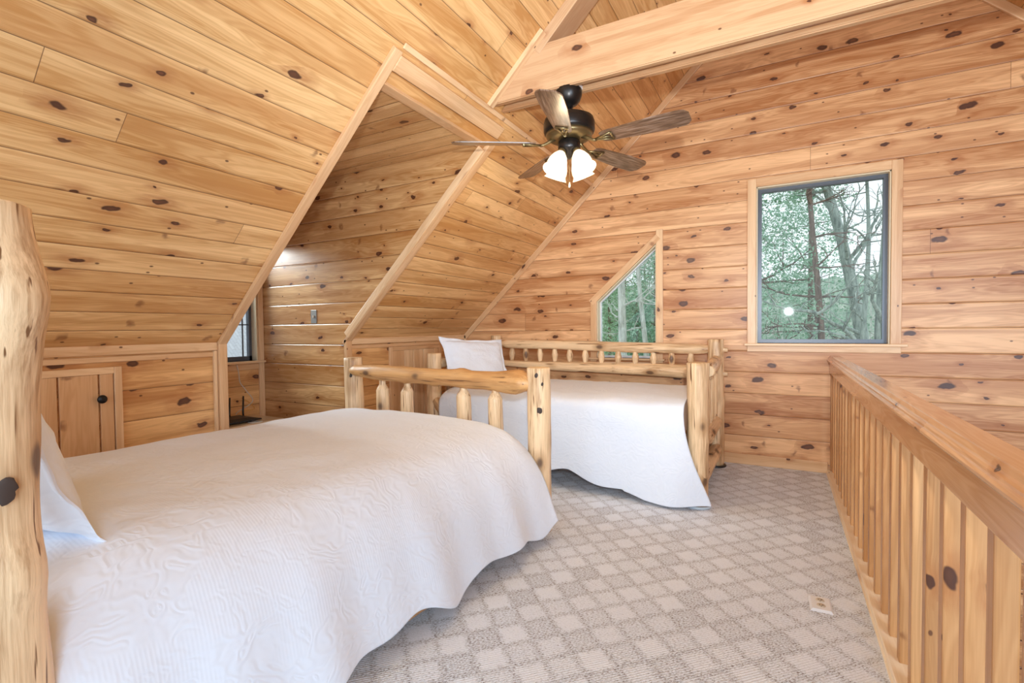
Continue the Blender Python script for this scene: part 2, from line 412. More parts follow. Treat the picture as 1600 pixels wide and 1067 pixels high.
def box(bm, x0, x1, y0, y1, z0, z1, bev=0.0, mi=0):
    vs = [bm.verts.new((x, y, z)) for x in (x0, x1) for y in (y0, y1) for z in (z0, z1)]
    fs = [bm.faces.new([vs[i] for i in q]) for q in ((0, 1, 3, 2), (4, 6, 7, 5), (0, 4, 5, 1), (2, 3, 7, 6), (0, 2, 6, 4), (1, 5, 7, 3))]
    for f in fs: f.material_index = mi
    if bev:
        es = list({e for f in fs for e in f.edges})
        bmesh.ops.bevel(bm, geom=es, offset=bev, segments=2, affect='EDGES', profile=.5)

def log(name, p0, p1, prof, mat, parent=None, seed=0, seg=22, step=.03, rough=1.0, bumps=(), roll=0.0, square=0.0):
    """A hand-peeled log from p0 to p1. prof: [(t, radius)]; bumps: (distance, angle, height, spread) for branch stubs."""
    p0, p1 = Vector(p0), Vector(p1); ax = p1-p0; L = ax.length; ax.normalize()
    def rad(t):
        for (ta, ra), (tb, rb) in zip(prof, prof[1:]):
            if t <= tb: k = (t-ta)/max(tb-ta, 1e-6); k = k*k*(3-2*k); return ra+(rb-ra)*k
        return prof[-1][1]
    zs = [i*L/max(2, int(L/step)) for i in range(max(2, int(L/step))+1)]
    extra = [t*L for t, _ in prof]; zs = sorted(set([round(z, 4) for z in zs+extra]))
    bm = bmesh.new(); rings = []
    for z in zs:
        R = rad(z/L); ring = []
        bx = noise.noise(Vector((seed*3.1, 0, z*1.1)))*R*.22*rough; by = noise.noise(Vector((0, seed*5.7, z*1.1)))*R*.22*rough
        for k in range(seg):
            th = 2*pi*k/seg
            n1 = noise.noise(Vector((cos(th)*.9+seed*7, sin(th)*.9, z*2.2)))
            n2 = noise.noise(Vector((cos(th)*2.2+seed*7, sin(th)*2.2+9, z*7)))
            r = R*(1+rough*(.17*n1+.09*n2))
            if square: r *= 1 + square*(abs(cos(2*th))**2-.5)
            for (bz, bt, bh, bs) in bumps:
                da = (th-bt+pi) % (2*pi)-pi
                dd = ((z-bz)**2+(da*R)**2)/(bs*bs)
                if dd < 6: r += bh*exp(-dd)
            ring.append(bm.verts.new((bx+r*cos(th), by+r*sin(th), z)))
        rings.append(ring)
    for a, b in zip(rings, rings[1:]):
        for k in range(seg):
            f = bm.faces.new((a[k], a[(k+1) % seg], b[(k+1) % seg], b[k])); f.smooth = True
    for ring, z, rev in ((rings[0], 0, True), (rings[-1], L, False)):
        c = sum((v.co for v in ring), Vector())/seg
        inner = [bm.verts.new(c + (v.co-c)*.90 + Vector((0, 0, -.004 if rev else .004))) for v in ring]
        for k in range(seg):
            q = (ring[k], ring[(k+1) % seg], inner[(k+1) % seg], inner[k]); f = bm.faces.new(q if not rev else tuple(reversed(q))); f.smooth = True
        f = bm.faces.new(inner if not rev else list(reversed(inner))); f.material_index = 1
    o = from_bm(name, bm, None, parent, mats=[mat, M['logend']])
    q = Vector((0, 0, 1)).rotation_difference(ax)
    o.matrix_local = Matrix.Translation(p0) @ q.to_matrix().to_4x4() @ Matrix.Rotation(roll, 4, 'Z')
    return o

# ------------------------------------------------------------------ room shell
YG, XK, ZK, S = 4.70, -3.193, 1.114, .961       # far gable wall, knee wall, knee height, roof slope
XR, ZR = .284, ZK + S*(.284+3.193)              # ridge
YB = -1.25                                      # the loft behind the camera ends here
kk = sqrt(1+S*S); sx, sz = 1/kk, S/kk           # direction up the slope
DY0, DY1, DZ, DX = 1.92, 2.93, 2.47, -4.25      # dormer
sH = (DZ-ZK)/sz; sR = (ZR-ZK)/sz
XE = 2*XR-XK                                    # far eave of the mirrored roof side
LX = .43                                        # edge of the loft floor

struct(poly_surface('ceiling', [(YB, 0), (DY0-.004, 0), (DY0-.004, sH), (DY1+.004, sH), (DY1+.004, 0), (YG, 0), (YG, sR), (YB, sR)], [], (XK, 0, ZK), (0, 1, 0), (sx, 0, sz), M['ceil'], -.12))
struct(poly_surface('ceiling', [(YB, 0), (YG, 0), (YG, sR), (YB, sR)], [], (XE, 0, ZK), (0, 1, 0), (-sx, 0, sz), M['ceil'], .12))
struct(poly_surface('ceiling', [(DX-.12, DY0-.1), (DX-.12, DY1+.1), (XK+(DZ-ZK)/S-.03, DY1+.1), (XK+(DZ-ZK)/S-.03, DY0-.1)], [], (0, 0, DZ), (1, 0, 0), (0, 1, 0), M['dceil'], .10))
# gable wall with its two openings
W1 = (-.185, .735, 1.05, 2.372)                 # x0 x1 z0 z1 of the square window
TRI = [(-1.60, .90), (-1.02, .90), (-1.02, 1.975), (-1.60, 1.452)]
struct(poly_surface('wall_far', [(XK, -2.6), (XE, -2.6), (XE, ZK), (XR, ZR), (XK, ZK)], [[(W1[0], W1[2]), (W1[1], W1[2]), (W1[1], W1[3]), (W1[0], W1[3])], TRI], (0, YG, 0), (1, 0, 0), (0, 0, 1), M['gable'], -.14))
struct(poly_surface('wall_left', [(YB, 0), (DY0-.004, 0), (DY0-.004, ZK), (YB, ZK)], [], (XK, 0, 0), (0, 1, 0), (0, 0, 1), M['knee'], -.10))
struct(poly_surface('wall_left', [(DY1+.004, 0), (YG, 0), (YG, ZK), (DY1+.004, ZK)], [], (XK, 0, 0), (0, 1, 0), (0, 0, 1), M['knee'], -.10))
struct(poly_surface('wall_right', [(YB, -2.6), (YG, -2.6), (YG, ZK), (YB, ZK)], [], (XE, 0, 0), (0, 1, 0), (0, 0, 1), M['gable'], .12))
xh = XK+(DZ-ZK)/S
struct(poly_surface('wall_dormer_far', [(DX, 0), (XK-.004, 0), (XK-.004, ZK), (xh-.006, DZ), (DX, DZ)], [], (0, DY1, 0), (1, 0, 0), (0, 0, 1), M['cheek'], -.10))
struct(poly_surface('wall_dormer_near', [(DX, 0), (XK-.004, 0), (XK-.004, ZK), (xh-.006, DZ), (DX, DZ)], [], (0, DY0, 0), (1, 0, 0), (0, 0, 1), M['cheek'], .10))
WD = (1.97, 2.875, .925, 2.02)
struct(poly_surface('wall_dormer_left', [(DY0-.1, 0), (DY1+.1, 0), (DY1+.1, DZ), (DY0-.1, DZ)], [[(WD[0], WD[2]), (WD[1], WD[2]), (WD[1], WD[3]), (WD[0], WD[3])]], (DX, 0, 0), (0, 1, 0), (0, 0, 1), M['knee'], -.12))
# floor
bm = bmesh.new(); box(bm, DX-.05, LX, YB, YG+.02, -.24, 0)
struct(from_bm('floor', bm, M['carpet']))
bm = bmesh.new(); box(bm, XK, XE, YB, YG, -2.72, -2.6)
struct(from_bm('floor', bm, plain('great_room_oak_floor', (.48, .27, .13), .3)))

# trim
tn = [0]
def trim(p0, p1, w_, t_, wd, mat='trim', bev=.004):
    tn[0] += 1
    return struct(board('trim_%d' % tn[0], p0, p1, w_, t_, wd, M[mat], bev=bev))
def on_slope(y, z, off=0.0):    # point on the left slope at height z, off metres into the room
    return Vector((XK+(z-ZK)/S + off*sz, y, z - off*sx))
zt = 2.565
# casing round the dormer opening: near rake, far rake, header, and its two posts
near = trim(on_slope(DY0-.022, ZK-.02), on_slope(DY0-.022, zt+.02), .055, .024, (0, 1, 0))
far_ = trim(on_slope(DY1+.03, ZK-.02), on_slope(DY1+.03, zt-.08), .062, .030, (0, 1, 0))
trim(on_slope(DY0+.004, 2.545), on_slope(DY1+.035, 2.545), .085, .028, (sx, 0, sz))
trim(on_slope(DY0+.004, 2.605), on_slope(YG-.02, 2.605), .03, .012, (sx, 0, sz))
for y in (DY0-.004, DY1+.03):
    trim((XK, y, 0), (XK, y, ZK+.01), .055, .035, (0, 1, 0)) if False else None
def vboard(y, x, z0, z1, w_, t_):
    return trim((x, y, z0), (x, y, z1), w_, t_, (0, -1, 0))
vboard(DY0-.022, XK, 0, ZK+.005, .055, .036); vboard(DY1+.03, XK, 0, ZK+.005, .062, .032)
vboard(DY0-.062, XK, 0, 1.075, .022, .02)
# inner return of the far rake and of the header
trim((XK+.05, DY1-.004, ZK+.04), (xh-.03, DY1-.004, DZ-.03), .06, .02, (-sz, 0, sx))
trim((xh-.035, DY0, DZ+.006), (xh-.035, DY1, DZ+.006), .07, .022, (1, 0, 0))
# knee wall cap and crown boards (two runs), corner posts, gable rake boards, baseboards
for a, b in ((YB, DY0-.05), (DY1+.06, YG)):
    trim((XK, a, ZK-.012), (XK, b, ZK-.012), .052, .022, (0, 0, 1)) 
    trim((XK, a, ZK-.062), (XK, b, ZK-.062), .030, .010, (0, 0, 1))
trim((XK+.02, YG, 0), (XK+.02, YG, ZK+.01), .045, .022, (1, 0, 0))
d0 = Vector((sz, 0, -sx))*.028
trim(Vector((XK, YG, ZK))+d0, Vector((XR, YG, ZR))+d0, .056, .022, (sz, 0, -sx))
d1 = Vector((-sz, 0, -sx))*.028
trim(Vector((XE, YG, ZK))+d1, Vector((XR, YG, ZR))+d1, .056, .022, (-sz, 0, -sx))
bb = trim((-3.1, YG, .045), (.34, YG, .045), .09, .018, (0, 0, 1)); bb.name = 'baseboard_far'
bb = trim((XK, YB, .045), (XK, DY0-.06, .045), .09, .018, (0, 0, 1)); bb.name = 'baseboard_left'

# ------------------------------------------------------------------ windows
def hboard(name, x0, x1, y, z, w_, t_, parent, mat='trim'):   # board flat on the gable wall, room side
    return board(name, (x0, y, z), (x1, y, z), w_, t_, (0, 0, 1), M[mat], parent)
def vert(name, x, y, z0, z1, w_, t_, parent, mat='trim'):
    return board(name, (x, y, z0), (x, y, z1), w_, t_, (1, 0, 0), M[mat], parent)
win = bpy.data.objects.new('window_1', None); col.objects.link(win); struct(win)
x0, x1, z0, z1 = W1; cw = .068
vert('casing', x0-cw/2, YG, z0-.01, z1+cw, cw, .02, win); vert('casing', x1+cw/2, YG, z0-.01, z1+cw, cw, .02, win)
hboard('casing', x0, x1, YG, z1+cw/2, cw, .018, win)
bm = bmesh.new(); box(bm, x0-.09, x1+.105, YG-.045, YG+.12, z0-.022, z0, .004)
o = from_bm('sill', bm, M['trim'], win)
hboard('apron', x0-cw, x1+cw, YG, z0-.047, .05, .016, win)
for nm, a in (('jamb', (x0+.001, x0+.010, YG-.002, YG+.13, z0, z1)), ('jamb', (x1-.010, x1-.001, YG-.002, YG+.13, z0, z1)), ('jamb', (x0, x1, YG-.002, YG+.13, z1-.010, z1-.001))):
    bm = bmesh.new(); box(bm, *a); from_bm(nm, bm, plain('pale_window_jamb', (.72, .60, .40), .4) if nm == 'jamb' and 'pale_window_jamb' not in bpy.data.materials else bpy.data.materials.get('pale_window_jamb'), win)
def frame_poly(pts, y, wdt, depth, parent, mat):
    """A picture-frame of metal around a polygon given in (x, z)."""
    n = len(pts); bm = bmesh.new(); P = [Vector((p[0], p[1])) for p in pts]; inn = []
    for i in range(n):
        a, b, c = P[i-1], P[i], P[(i+1) % n]
        e1 = (b-a).normalized(); e2 = (c-b).normalized(); n1 = Vector((-e1.y, e1.x)); n2 = Vector((-e2.y, e2.x))
        m_ = (n1+n2).normalized(); inn.append(b + m_*(wdt/max(.2, m_.dot(n1))))
    rows = []
    for yy in (y, y+depth):
        rows.append([bm.verts.new((p.x, yy, p.y)) for p in P]); rows.append([bm.verts.new((p.x, yy, p.y)) for p in inn])
    A, B, C_, D_ = rows
    for i in range(n):
        j = (i+1) % n
        for q in ((A[i], A[j], B[j], B[i]), (B[i], B[j], D_[j], D_[i]), (D_[i], D_[j], C_[j], C_[i]), (C_[i], C_[j], A[j], A[i])): bm.faces.new(q)
    bmesh.ops.recalc_face_normals(bm, faces=bm.faces)
    return from_bm('frame', bm, mat, parent), inn
fr, inn = frame_poly([(x0+.010, z0+.002), (x1-.010, z0+.002), (x1-.010, z1-.010), (x0+.010, z1-.010)], YG+.06, .030, .05, win, M['alu'])
def pane(pts, y, parent):
    bm = bmesh.new(); a = [bm.verts.new((p[0], y, p[1])) for p in pts]; b = [bm.verts.new((p[0], y+.005, p[1])) for p in pts]
    n = len(a); bm.faces.new(a); bm.faces.new(list(reversed(b)))
    for i in range(n): bm.faces.new((a[i], b[i], b[(i+1) % n], a[(i+1) % n]))
    bmesh.ops.recalc_face_normals(bm, faces=bm.faces)
    return from_bm('glass_pane', bm, M['glass'], parent)
pane([(p.x, p.y) for p in inn], YG+.08, win)

win = bpy.data.objects.new('window_2', None); col.objects.link(win); struct(win)
cw = .062
vert('casing', TRI[0][0]-cw/2, YG, .86, TRI[3][1]+.03, cw, .02, win)
vert('casing', TRI[1][0]+cw/2, YG, .86, TRI[2][1]+.125, cw, .02, win)
ra, rb = Vector((TRI[3][0], YG, TRI[3][1])), Vector((TRI[2][0], YG, TRI[2][1]))
rd = (rb-ra).normalized(); rn = Vector((-rd.z, 0, rd.x))
board('casing', ra+rn*cw/2-rd*.05, rb+rn*cw/2+rd*.055, cw, .021, rn, M['trim'], win)
bm = bmesh.new(); box(bm, TRI[0][0]-.08, TRI[1][0]+.08, YG-.04, YG+.12, .88, .90, .004); from_bm('sill', bm, M['trim'], win)
jm = bpy.data.materials['pale_window_jamb']
bm = bmesh.new(); box(bm, TRI[0][0]+.001, TRI[0][0]+.010, YG-.002, YG+.13, .901, TRI[3][1]+.005); from_bm('jamb', bm, jm, win)
bm = bmesh.new(); box(bm, TRI[1][0]-.010, TRI[1][0]-.001, YG-.002, YG+.13, .901, TRI[2][1]-.012); from_bm('jamb', bm, jm, win)
board('jamb', ra-rn*.001+Vector((0, .063, 0)), rb-rn*.001+Vector((0, .063, 0)), .13, .010, (0, 1, 0), jm, win)
fr, inn = frame_poly(TRI, YG+.07, .018, .04, win, M['white'])
pane([(p.x, p.y) for p in inn], YG+.09, win)

# dormer window on the left wall (drawn in (y, z), turned to face the room)
win = bpy.data.objects.new('window_3', None); col.objects.link(win); struct(win)
y0, y1, z0, z1 = WD; cw = .055
for yy in (y0-.024, y1+.027): board('casing', (DX, yy, 0), (DX, yy, z1+.05), .05, .02, (0, -1, 0), M['trim'], win)
board('casing', (DX, y0, z1+.025), (DX, y1, z1+.025), .05, .02, (0, 0, 1), M['trim'], win)
bm = bmesh.new(); box(bm, DX-.11, DX+.05, y0-.05, y1+.05, z0-.02, z0, .004); from_bm('sill', bm, M['trim'], win)
board('apron', (DX, y0, z0-.05), (DX, y1, z0-.05), .055, .016, (0, 0, 1), M['trim'], win)
for a in ((y0+.001, y0+.010), (y1-.010, y1-.001)):
    bm = bmesh.new(); box(bm, DX-.118, DX+.002, a[0], a[1], z0, z1); from_bm('jamb', bm, jm, win)
bm = bmesh.new(); box(bm, DX-.118, DX+.002, y0, y1, z1-.010, z1-.001); from_bm('jamb', bm, jm, win)
bm = bmesh.new()
for a in ((y0, y0+.035, z0, z1), (y1-.035, y1, z0, z1), (y0, y1, z0, z0+.04), (y0, y1, z1-.035, z1)): box(bm, DX-.11, DX-.07, *a)
from_bm('frame', bm, M['alu'], win)
bm = bmesh.new()
for yy in (y0+.085, (y0+y1)/2, y1-.085): box(bm, DX-.095, DX-.085, yy-.005, yy+.005, z0+.04, z1-.03)
for zz in (z0+.33, z0+.75): box(bm, DX-.095, DX-.085, y0+.03, y1-.03, zz-.005, zz+.005)
from_bm('muntin_grid', bm, M['alu'], win)
bm = bmesh.new(); box(bm, DX-.104, DX-.099, y0+.03, y1-.03, z0+.035, z1-.03); from_bm('glass_pane', bm, M['glass'], win)

# ------------------------------------------------------------------ small doors in the knee wall
def access_door(n, ya, yb, zt_, zb, knob_y, knob_z):
    d = bpy.data.objects.new('door_%d' % n, None); col.objects.link(d); struct(d)
    c = .036
    board('casing', (XK, yb-c/2, zb), (XK, yb-c/2, zt_), c, .022, (0, -1, 0), M['trim'], d)
    board('casing', (XK, ya+c/2, zb), (XK, ya+c/2, zt_), c, .022, (0, -1, 0), M['trim'], d)
    board('casing', (XK, ya+c, zt_-c/2), (XK, yb-c, zt_-c/2), c, .022, (0, 0, 1), M['trim'], d)
    ws = []; y = ya+c; i = 0
    while y < yb-c-.02:
        wd_ = min((.17, .13, .155)[i % 3], yb-c-y)
        board('door_board', (XK, y+wd_/2, zb), (XK, y+wd_/2, zt_-c), wd_-.008, .016, (0, -1, 0), M['trim'], d); y += wd_; i += 1
    bm = bmesh.new(); R = Matrix.Rotation(pi/2, 3, 'Y')
    lathe(bm, [(0.0001, 0), (.012, .0), (.009, .010), (.010, .016), (.020, .020), (.023, .027), (.020, .035), (.008, .040), (0, .041)], 20, (XK+.016, knob_y, knob_z), R)
    from_bm('knob', bm, M['iron'], d)
    return d
access_door(1, .58, 1.345, 1.012, .30, 1.243, .845)
access_door(2, 3.46, 4.25, 1.035, .30, 4.02, .845)

# ------------------------------------------------------------------ roof beam and rafter casing
bt = thing('ceiling_beam', 'long boxed pine beam spanning under the ceiling above the fan', 'beam')
BY0, BY1, BZ0, BZ1 = 2.735, 2.885, 2.62, 2.905
def sx_at(z): return XK+(z-ZK)/S
def beam_board(name, ya, yb, z0, z1, mat):
    bm = bmesh.new(); uvl = bm.loops.layers.uv.new('UVMap')
    P = [(sx_at(z0)+.005, z0), (2*XR-sx_at(z0)-.005, z0), (2*XR-sx_at(z1)-.005, z1), (sx_at(z1)+.005, z1)]
    a = [bm.verts.new((p[0], ya, p[1])) for p in P]; b = [bm.verts.new((p[0], yb, p[1])) for p in P]
    bm.faces.new(a); bm.faces.new(list(reversed(b)))
    for i in range(4): bm.faces.new((a[i], b[i], b[(i+1) % 4], a[(i+1) % 4]))
    bmesh.ops.recalc_face_normals(bm, faces=bm.faces)
    bmesh.ops.bevel(bm, geom=bm.edges[:], offset=.006, segments=2, affect='EDGES')
    for f in bm.faces:
        for lp in f.loops: lp[uvl].uv = (lp.vert.co.x, lp.vert.co.z if abs(f.normal.y) > .5 else lp.vert.co.y*1.0+5)
    return from_bm(name, bm, mat, bt)
M['beam'] = pine('pine_beam', 9.0, -4.5, 71.0, c1=(.62, .40, .23), c2=(.42, .21, .095), knots=.08, groove=False, rough=.30, ksize=.9)
beam_board('face_board', BY0, BY0+.04, BZ0, BZ1, M['beam'])
beam_board('face_board', BY1-.04, BY1, BZ0, BZ1, M['beam'])
beam_board('core', BY0+.04, BY1-.04, BZ0+.03, BZ1-.01, M['beam'])
board('end_trim', on_slope(BY0-.022, BZ0-.005), on_slope(BY0-.022, BZ1+.07), .045, .03, (0, 1, 0), M['trim'], bt)
trim(on_slope(2.815, BZ1-.005), on_slope(2.815, ZR-.1), .165, .07, (0, 1, 0), 'beam')
pA = Vector((2*XR-sx_at(BZ1), 2.815, BZ1)); pB = Vector((XR, 2.815, ZR-.1))
trim(pB, pA, .165, .07, (0, 1, 0), 'beam')

# ------------------------------------------------------------------ loft railing
rl = thing('loft_railing', 'varnished pine railing with square balusters along the open edge of the loft', 'railing', (.37, 0, 0))
RY0, RY1 = -.6, YG-.002
def rail_prof(name, prof, mat, uvo=0.0):
    """prof (x, z) polygon swept along y"""
    bm = bmesh.new(); uvl = bm.loops.layers.uv.new('UVMap')
    n = len(prof); a = [bm.verts.new((p[0]-.37, RY0, p[1])) for p in prof]; b = [bm.verts.new((p[0]-.37, RY1, p[1])) for p in prof]
    cum = [0]
    for i in range(n): cum.append(cum[-1]+(Vector(prof[i])-Vector(prof[(i+1) % n])).length)
    for i in range(n):
        f = bm.faces.new((a[i], a[(i+1) % n], b[(i+1) % n], b[i]))
        for lp in f.loops:
            first = lp.vert in (a[i], b[i]); lp[uvl].uv = (lp.vert.co.y, (cum[i] if first else cum[i+1])+uvo)
    bm.faces.new(list(reversed(a))); bm.faces.new(b)
    bmesh.ops.recalc_face_normals(bm, faces=bm.faces)
    return from_bm(name, bm, mat, rl)
rail_prof('cap_rail', [(.333, .905), (.328, .911), (.327, .918), (.331, .924), (.336, .926), (.337, .931), (.341, .936), (.345, .939), (.350, .951), (.353, .953), (.412, .953), (.415, .951), (.420, .939), (.424, .936), (.428, .931), (.429, .926), (.434, .924), (.438, .918), (.437, .911), (.432, .905)], M['rail'])
rail_prof('fascia_board', [(.343, .818), (.345, .815), (.360, .815), (.362, .818), (.362, .905), (.343, .905)], M['rail'], 3.0)
rail_prof('base_plate', [(.328, 0), (.328, .010), (.334, .014), (.334, .026), (.338, .030), (.425, .030), (.429, .026), (.429, 0)], pine('pale_pine_plate', 9.0, -4.5, 15.0, c1=(.90, .76, .56), c2=(.74, .56, .36), knots=.12, groove=False, rough=.3))
bal = None; ys = []; y = 4.62
while y > RY0+.05: ys.append(y); y -= .1665
for i, y in enumerate(ys):
    if bal is None or i % 1 == 0:
        o = board('baluster', (.404-.37, y, .028), (.404-.37, y, .90), .040, .040, (0, 1, 0), M['balus'], rl, bev=.004, inward=False)
board('end_post', (.404-.37, YG-.022, .0), (.404-.37, YG-.022, .905), .04, .05, (0, 1, 0), M['balus'], rl, inward=False)

# ------------------------------------------------------------------ log beds
def spindle(parent, base, top, r, seed, mat, tenon=.055, tr=.5, square=0.0, flat=False):
    base, top = Vector(base), Vector(top); L = (top-base).length; t = tenon/L
    if flat: prof = [(0, r*.72), (.25, r), (.55, r*1.25), (.8, r*.95), (1, r*.72)]
    else: prof = [(0, r*tr), (t*.55, r*tr), (t, r), (1-t, r), (1-t*.55, r*tr), (1, r*tr)]
    return log('spindle', base, top, prof, mat, parent, seed, seg=14, step=.02, rough=.8, square=square)

# --- the near bed, turned three degrees; local frame: +x across towards the railing, +y head to foot
th = radians(-3)
bed = thing('log_bed', 'peeled log bed frame standing nearest the camera, headboard at the left edge', 'bed', (-1.254, 2.63, 0), th)
BW, BL = 1.606, 2.275
def bp(a, b, z): return Vector((-a, b, z))
log('post', bp(0, 0, 0), bp(0, 0, .962), [(0, .069), (.5, .069), (1, .068)], M['log'], bed, 3, rough=.45, bumps=[(.52, -1.55, .004, .03), (.88, -2.0, .005, .02)])
log('post', bp(BW, 0, 0), bp(BW, 0, .985), [(0, .070), (1, .066)], M['log'], bed, 8, rough=.5)
log('post', bp(.015, -BL, 0), bp(.015, -BL, 1.455), [(0, .085), (.35, .078), (.55, .072), (.75, .078), (1, .070)], M['log'], bed, 12, seg=40, rough=.55,
    bumps=[(1.275, .45, .030, .085), (.88, -1.0, .018, .05), (1.44, -1.3, .012, .04), (.72, .5, .016, .06), (1.05, .5, -.008, .1)])
log('post', bp(BW, -BL, 0), bp(BW, -BL, 1.44), [(0, .080), (1, .072)], M['log'], bed, 15)
log('foot_rail', bp(BW-.03, -.045, .895), bp(0, -.01, .865), [(0, .028), (.03, .042), (.2, .054), (.45, .056), (.8, .060), (.90, .070), (.96, .040), (1, .030)], M['logo'], bed, 21, rough=1.0,
    bumps=[(.42, 1.6, .012, .03), (.55, 0, .008, .03), (.80, .3, .012, .03), (1.02, 3.1, .016, .05), (1.15, 1.2, .014, .035), (1.30, 1.3, .022, .05), (1.46, 2.2, .026, .05), (1.48, 4.6, .030, .045)])
log('foot_rail', bp(BW, 0, .33), bp(0, 0, .33), [(0, .03), (.05, .05), (.95, .05), (1, .03)], M['logo'], bed, 22)
for i, a in enumerate((.302, .553, 1.043, 1.292)):
    spindle(bed, bp(a, 0, .34), bp(a, -.01, .86), .047, 30+i, M['log'], tenon=.10, tr=.5)
log('head_rail', bp(BW, -BL, 1.24), bp(0, -BL, 1.24), [(0, .03), (.05, .058), (.95, .055), (1, .03)], M['logo'], bed, 24)
log('head_rail', bp(BW, -BL, .55), bp(0, -BL, .55), [(0, .03), (.05, .055), (.95, .055), (1, .03)], M['logo'], bed, 25)
for i in range(6): spindle(bed, bp(.23+i*.23, -BL, .57), bp(.23+i*.23, -BL, 1.22), .040, 40+i, M['log'], tenon=.10)
for a in (.0, BW): log('side_rail', bp(a, -BL, .105), bp(a, 0, .105), [(0, .045), (.03, .060), (.97, .060), (1, .045)], M['logo'], bed, 50+int(a))

M['knot'] = plain('dark_wood_knot', (.05, .03, .022), .7)
def knot(parent, axis_xy, r, z, ang, rad):
    """A dark branch knot standing slightly proud of an upright log; ang is measured in the parent's frame."""
    bm = bmesh.new(); bmesh.ops.create_uvsphere(bm, u_segments=16, v_segments=10, radius=rad)
    for v in bm.verts: v.co = Vector((v.co.x*.16, v.co.y*.85, v.co.z*1.15)); v.co *= 1+.45*noise.noise(v.co*70+Vector((z*9, 0, 0)))
    for f in bm.faces: f.smooth = True
    o = from_bm('knot', bm, M['knot'], parent, loc=(axis_xy[0]+r*cos(ang), axis_xy[1]+r*sin(ang), z)); o.rotation_euler = (0, 0, ang)
# directions are towards the room
knot(bed, (0, 0), .068, .72, -1.05, .017); knot(bed, (0, 0), .068, .925, -1.3, .012); knot(bed, (0, 0), .068, .875, -.80, .010)
knot(bed, (-BW, 0), .067, .86, -1.0, .014)
knot(bed, (-.015, -BL), .090, .90, .02, .020); knot(bed, (-.015, -BL), .078, 1.40, -.35, .018)
def soft_box(bm, x0, x1, y0, y1, z0, z1, r=.05):
    box(bm, x0, x1, y0, y1, z0, z1)
    bmesh.ops.bevel(bm, geom=bm.edges[:], offset=r, segments=4, affect='EDGES', profile=.5)
mt = thing('mattress', 'thick mattress lying hidden under the large near white quilt', 'mattress', (-1.254, 2.63, 0), th)
bm = bmesh.new(); soft_box(bm, -(BW-.09), -.20, -2.08, -.14, .27, .58, .09); from_bm('mattress_pad', bm, M['sheet'], mt, smooth=True)

def catmull(P, n):
    out = []
    Q = [P[0]]+list(P)+[P[-1]]
    for i in range(1, len(Q)-2):
        for k in range(n):
            t = k/n; a, b, c, d = [Vector(q) for q in Q[i-1:i+3]]
            out.append(.5*((2*b)+(c-a)*t+(2*a-5*b+4*c-d)*t*t+(3*b-a-3*c+d)*t**3))
    out.append(Vector(P[-1])); return out
def cloth(name, fn, nu, nv, mat, thick=.008):
    bm = bmesh.new(); uvl = bm.loops.layers.uv.new('UVMap'); G = []; UV = {}
    for i in range(nu+1):
        row = []
        for j in range(nv+1):
            p, uv = fn(i/nu, j/nv); v = bm.verts.new(p); UV[v] = uv; row.append(v)
        G.append(row)
    for i in range(nu):
        for j in range(nv):
            f = bm.faces.new((G[i][j], G[i+1][j], G[i+1][j+1], G[i][j+1])); f.smooth = True
            for lp in f.loops: lp[uvl].uv = UV[lp.vert]
    bmesh.ops.recalc_face_normals(bm, faces=bm.faces)
    o = from_bm(name, bm, mat)
    md = o.modifiers.new('thickness', 'SOLIDIFY'); md.thickness = thick; md.offset = 0
    return o
prof1 = catmull([(1.62, .28), (1.615, .45), (1.59, .575), (1.50, .628), (1.3, .645), (.9, .655), (.5, .650), (.28, .635), (.14, .60), (.04, .52), (-.035, .40), (-.078, .27), (-.108, .15), (-.130, .05)], 8)
cum1 = [0]
for a, b in zip(prof1, prof1[1:]): cum1.append(cum1[-1]+(b-a).length)
def quilt1(u, v):
    b = -2.225 + u*2.15
    k = v*(len(prof1)-1); i = min(int(k), len(prof1)-2); p = prof1[i].lerp(prof1[i+1], k-i)
    a, z = p.x, p.y; s_ = cum1[i]
    down = max(0, min(1, (.60-z)/.55)) if a < .3 else 0
    # hem rises and falls, folds grow towards the hem
    hem = .028+.026*sin(b*9.5+1.0)+.018*sin(b*17+2.0)
    z += down*down*(hem+.012)
    a -= down*(.020*sin(b*11+.5)+.010*sin(b*23)) + down*.02*(b+.1)*.9
    if b > -.26 and a < .3: a -= down**1.5*.045*((b+.26)/.18)       # foot corner flares out
    if a >= .05 or down < .6:
        n_ = noise.noise(Vector((a*3, b*2.4, 1)))*.010 + noise.noise(Vector((a*8, b*9, 4)))*.004
        z += n_*(1 if down < .2 else .3)
    if b > -.20:                                                     # rounds over the foot end
        t = (b+.20)/.125; z -= (t*t)*.050*(1-down)
    if b < -1.95: z -= ((-1.95-b)/.2)**2*.02*(1-down)
    a += noise.noise(Vector((b*4, z*5, 7)))*.008*down
    return bp(a, b, z), (b, s_)
q1 = cloth('quilt', quilt1, 170, 104, M['quilt'])
q1.location = (-1.254, 2.63, 0); q1.rotation_euler = (0, 0, th)
tag(q1, 'large white quilt spread over the near bed and hanging to the carpet', 'quilt')

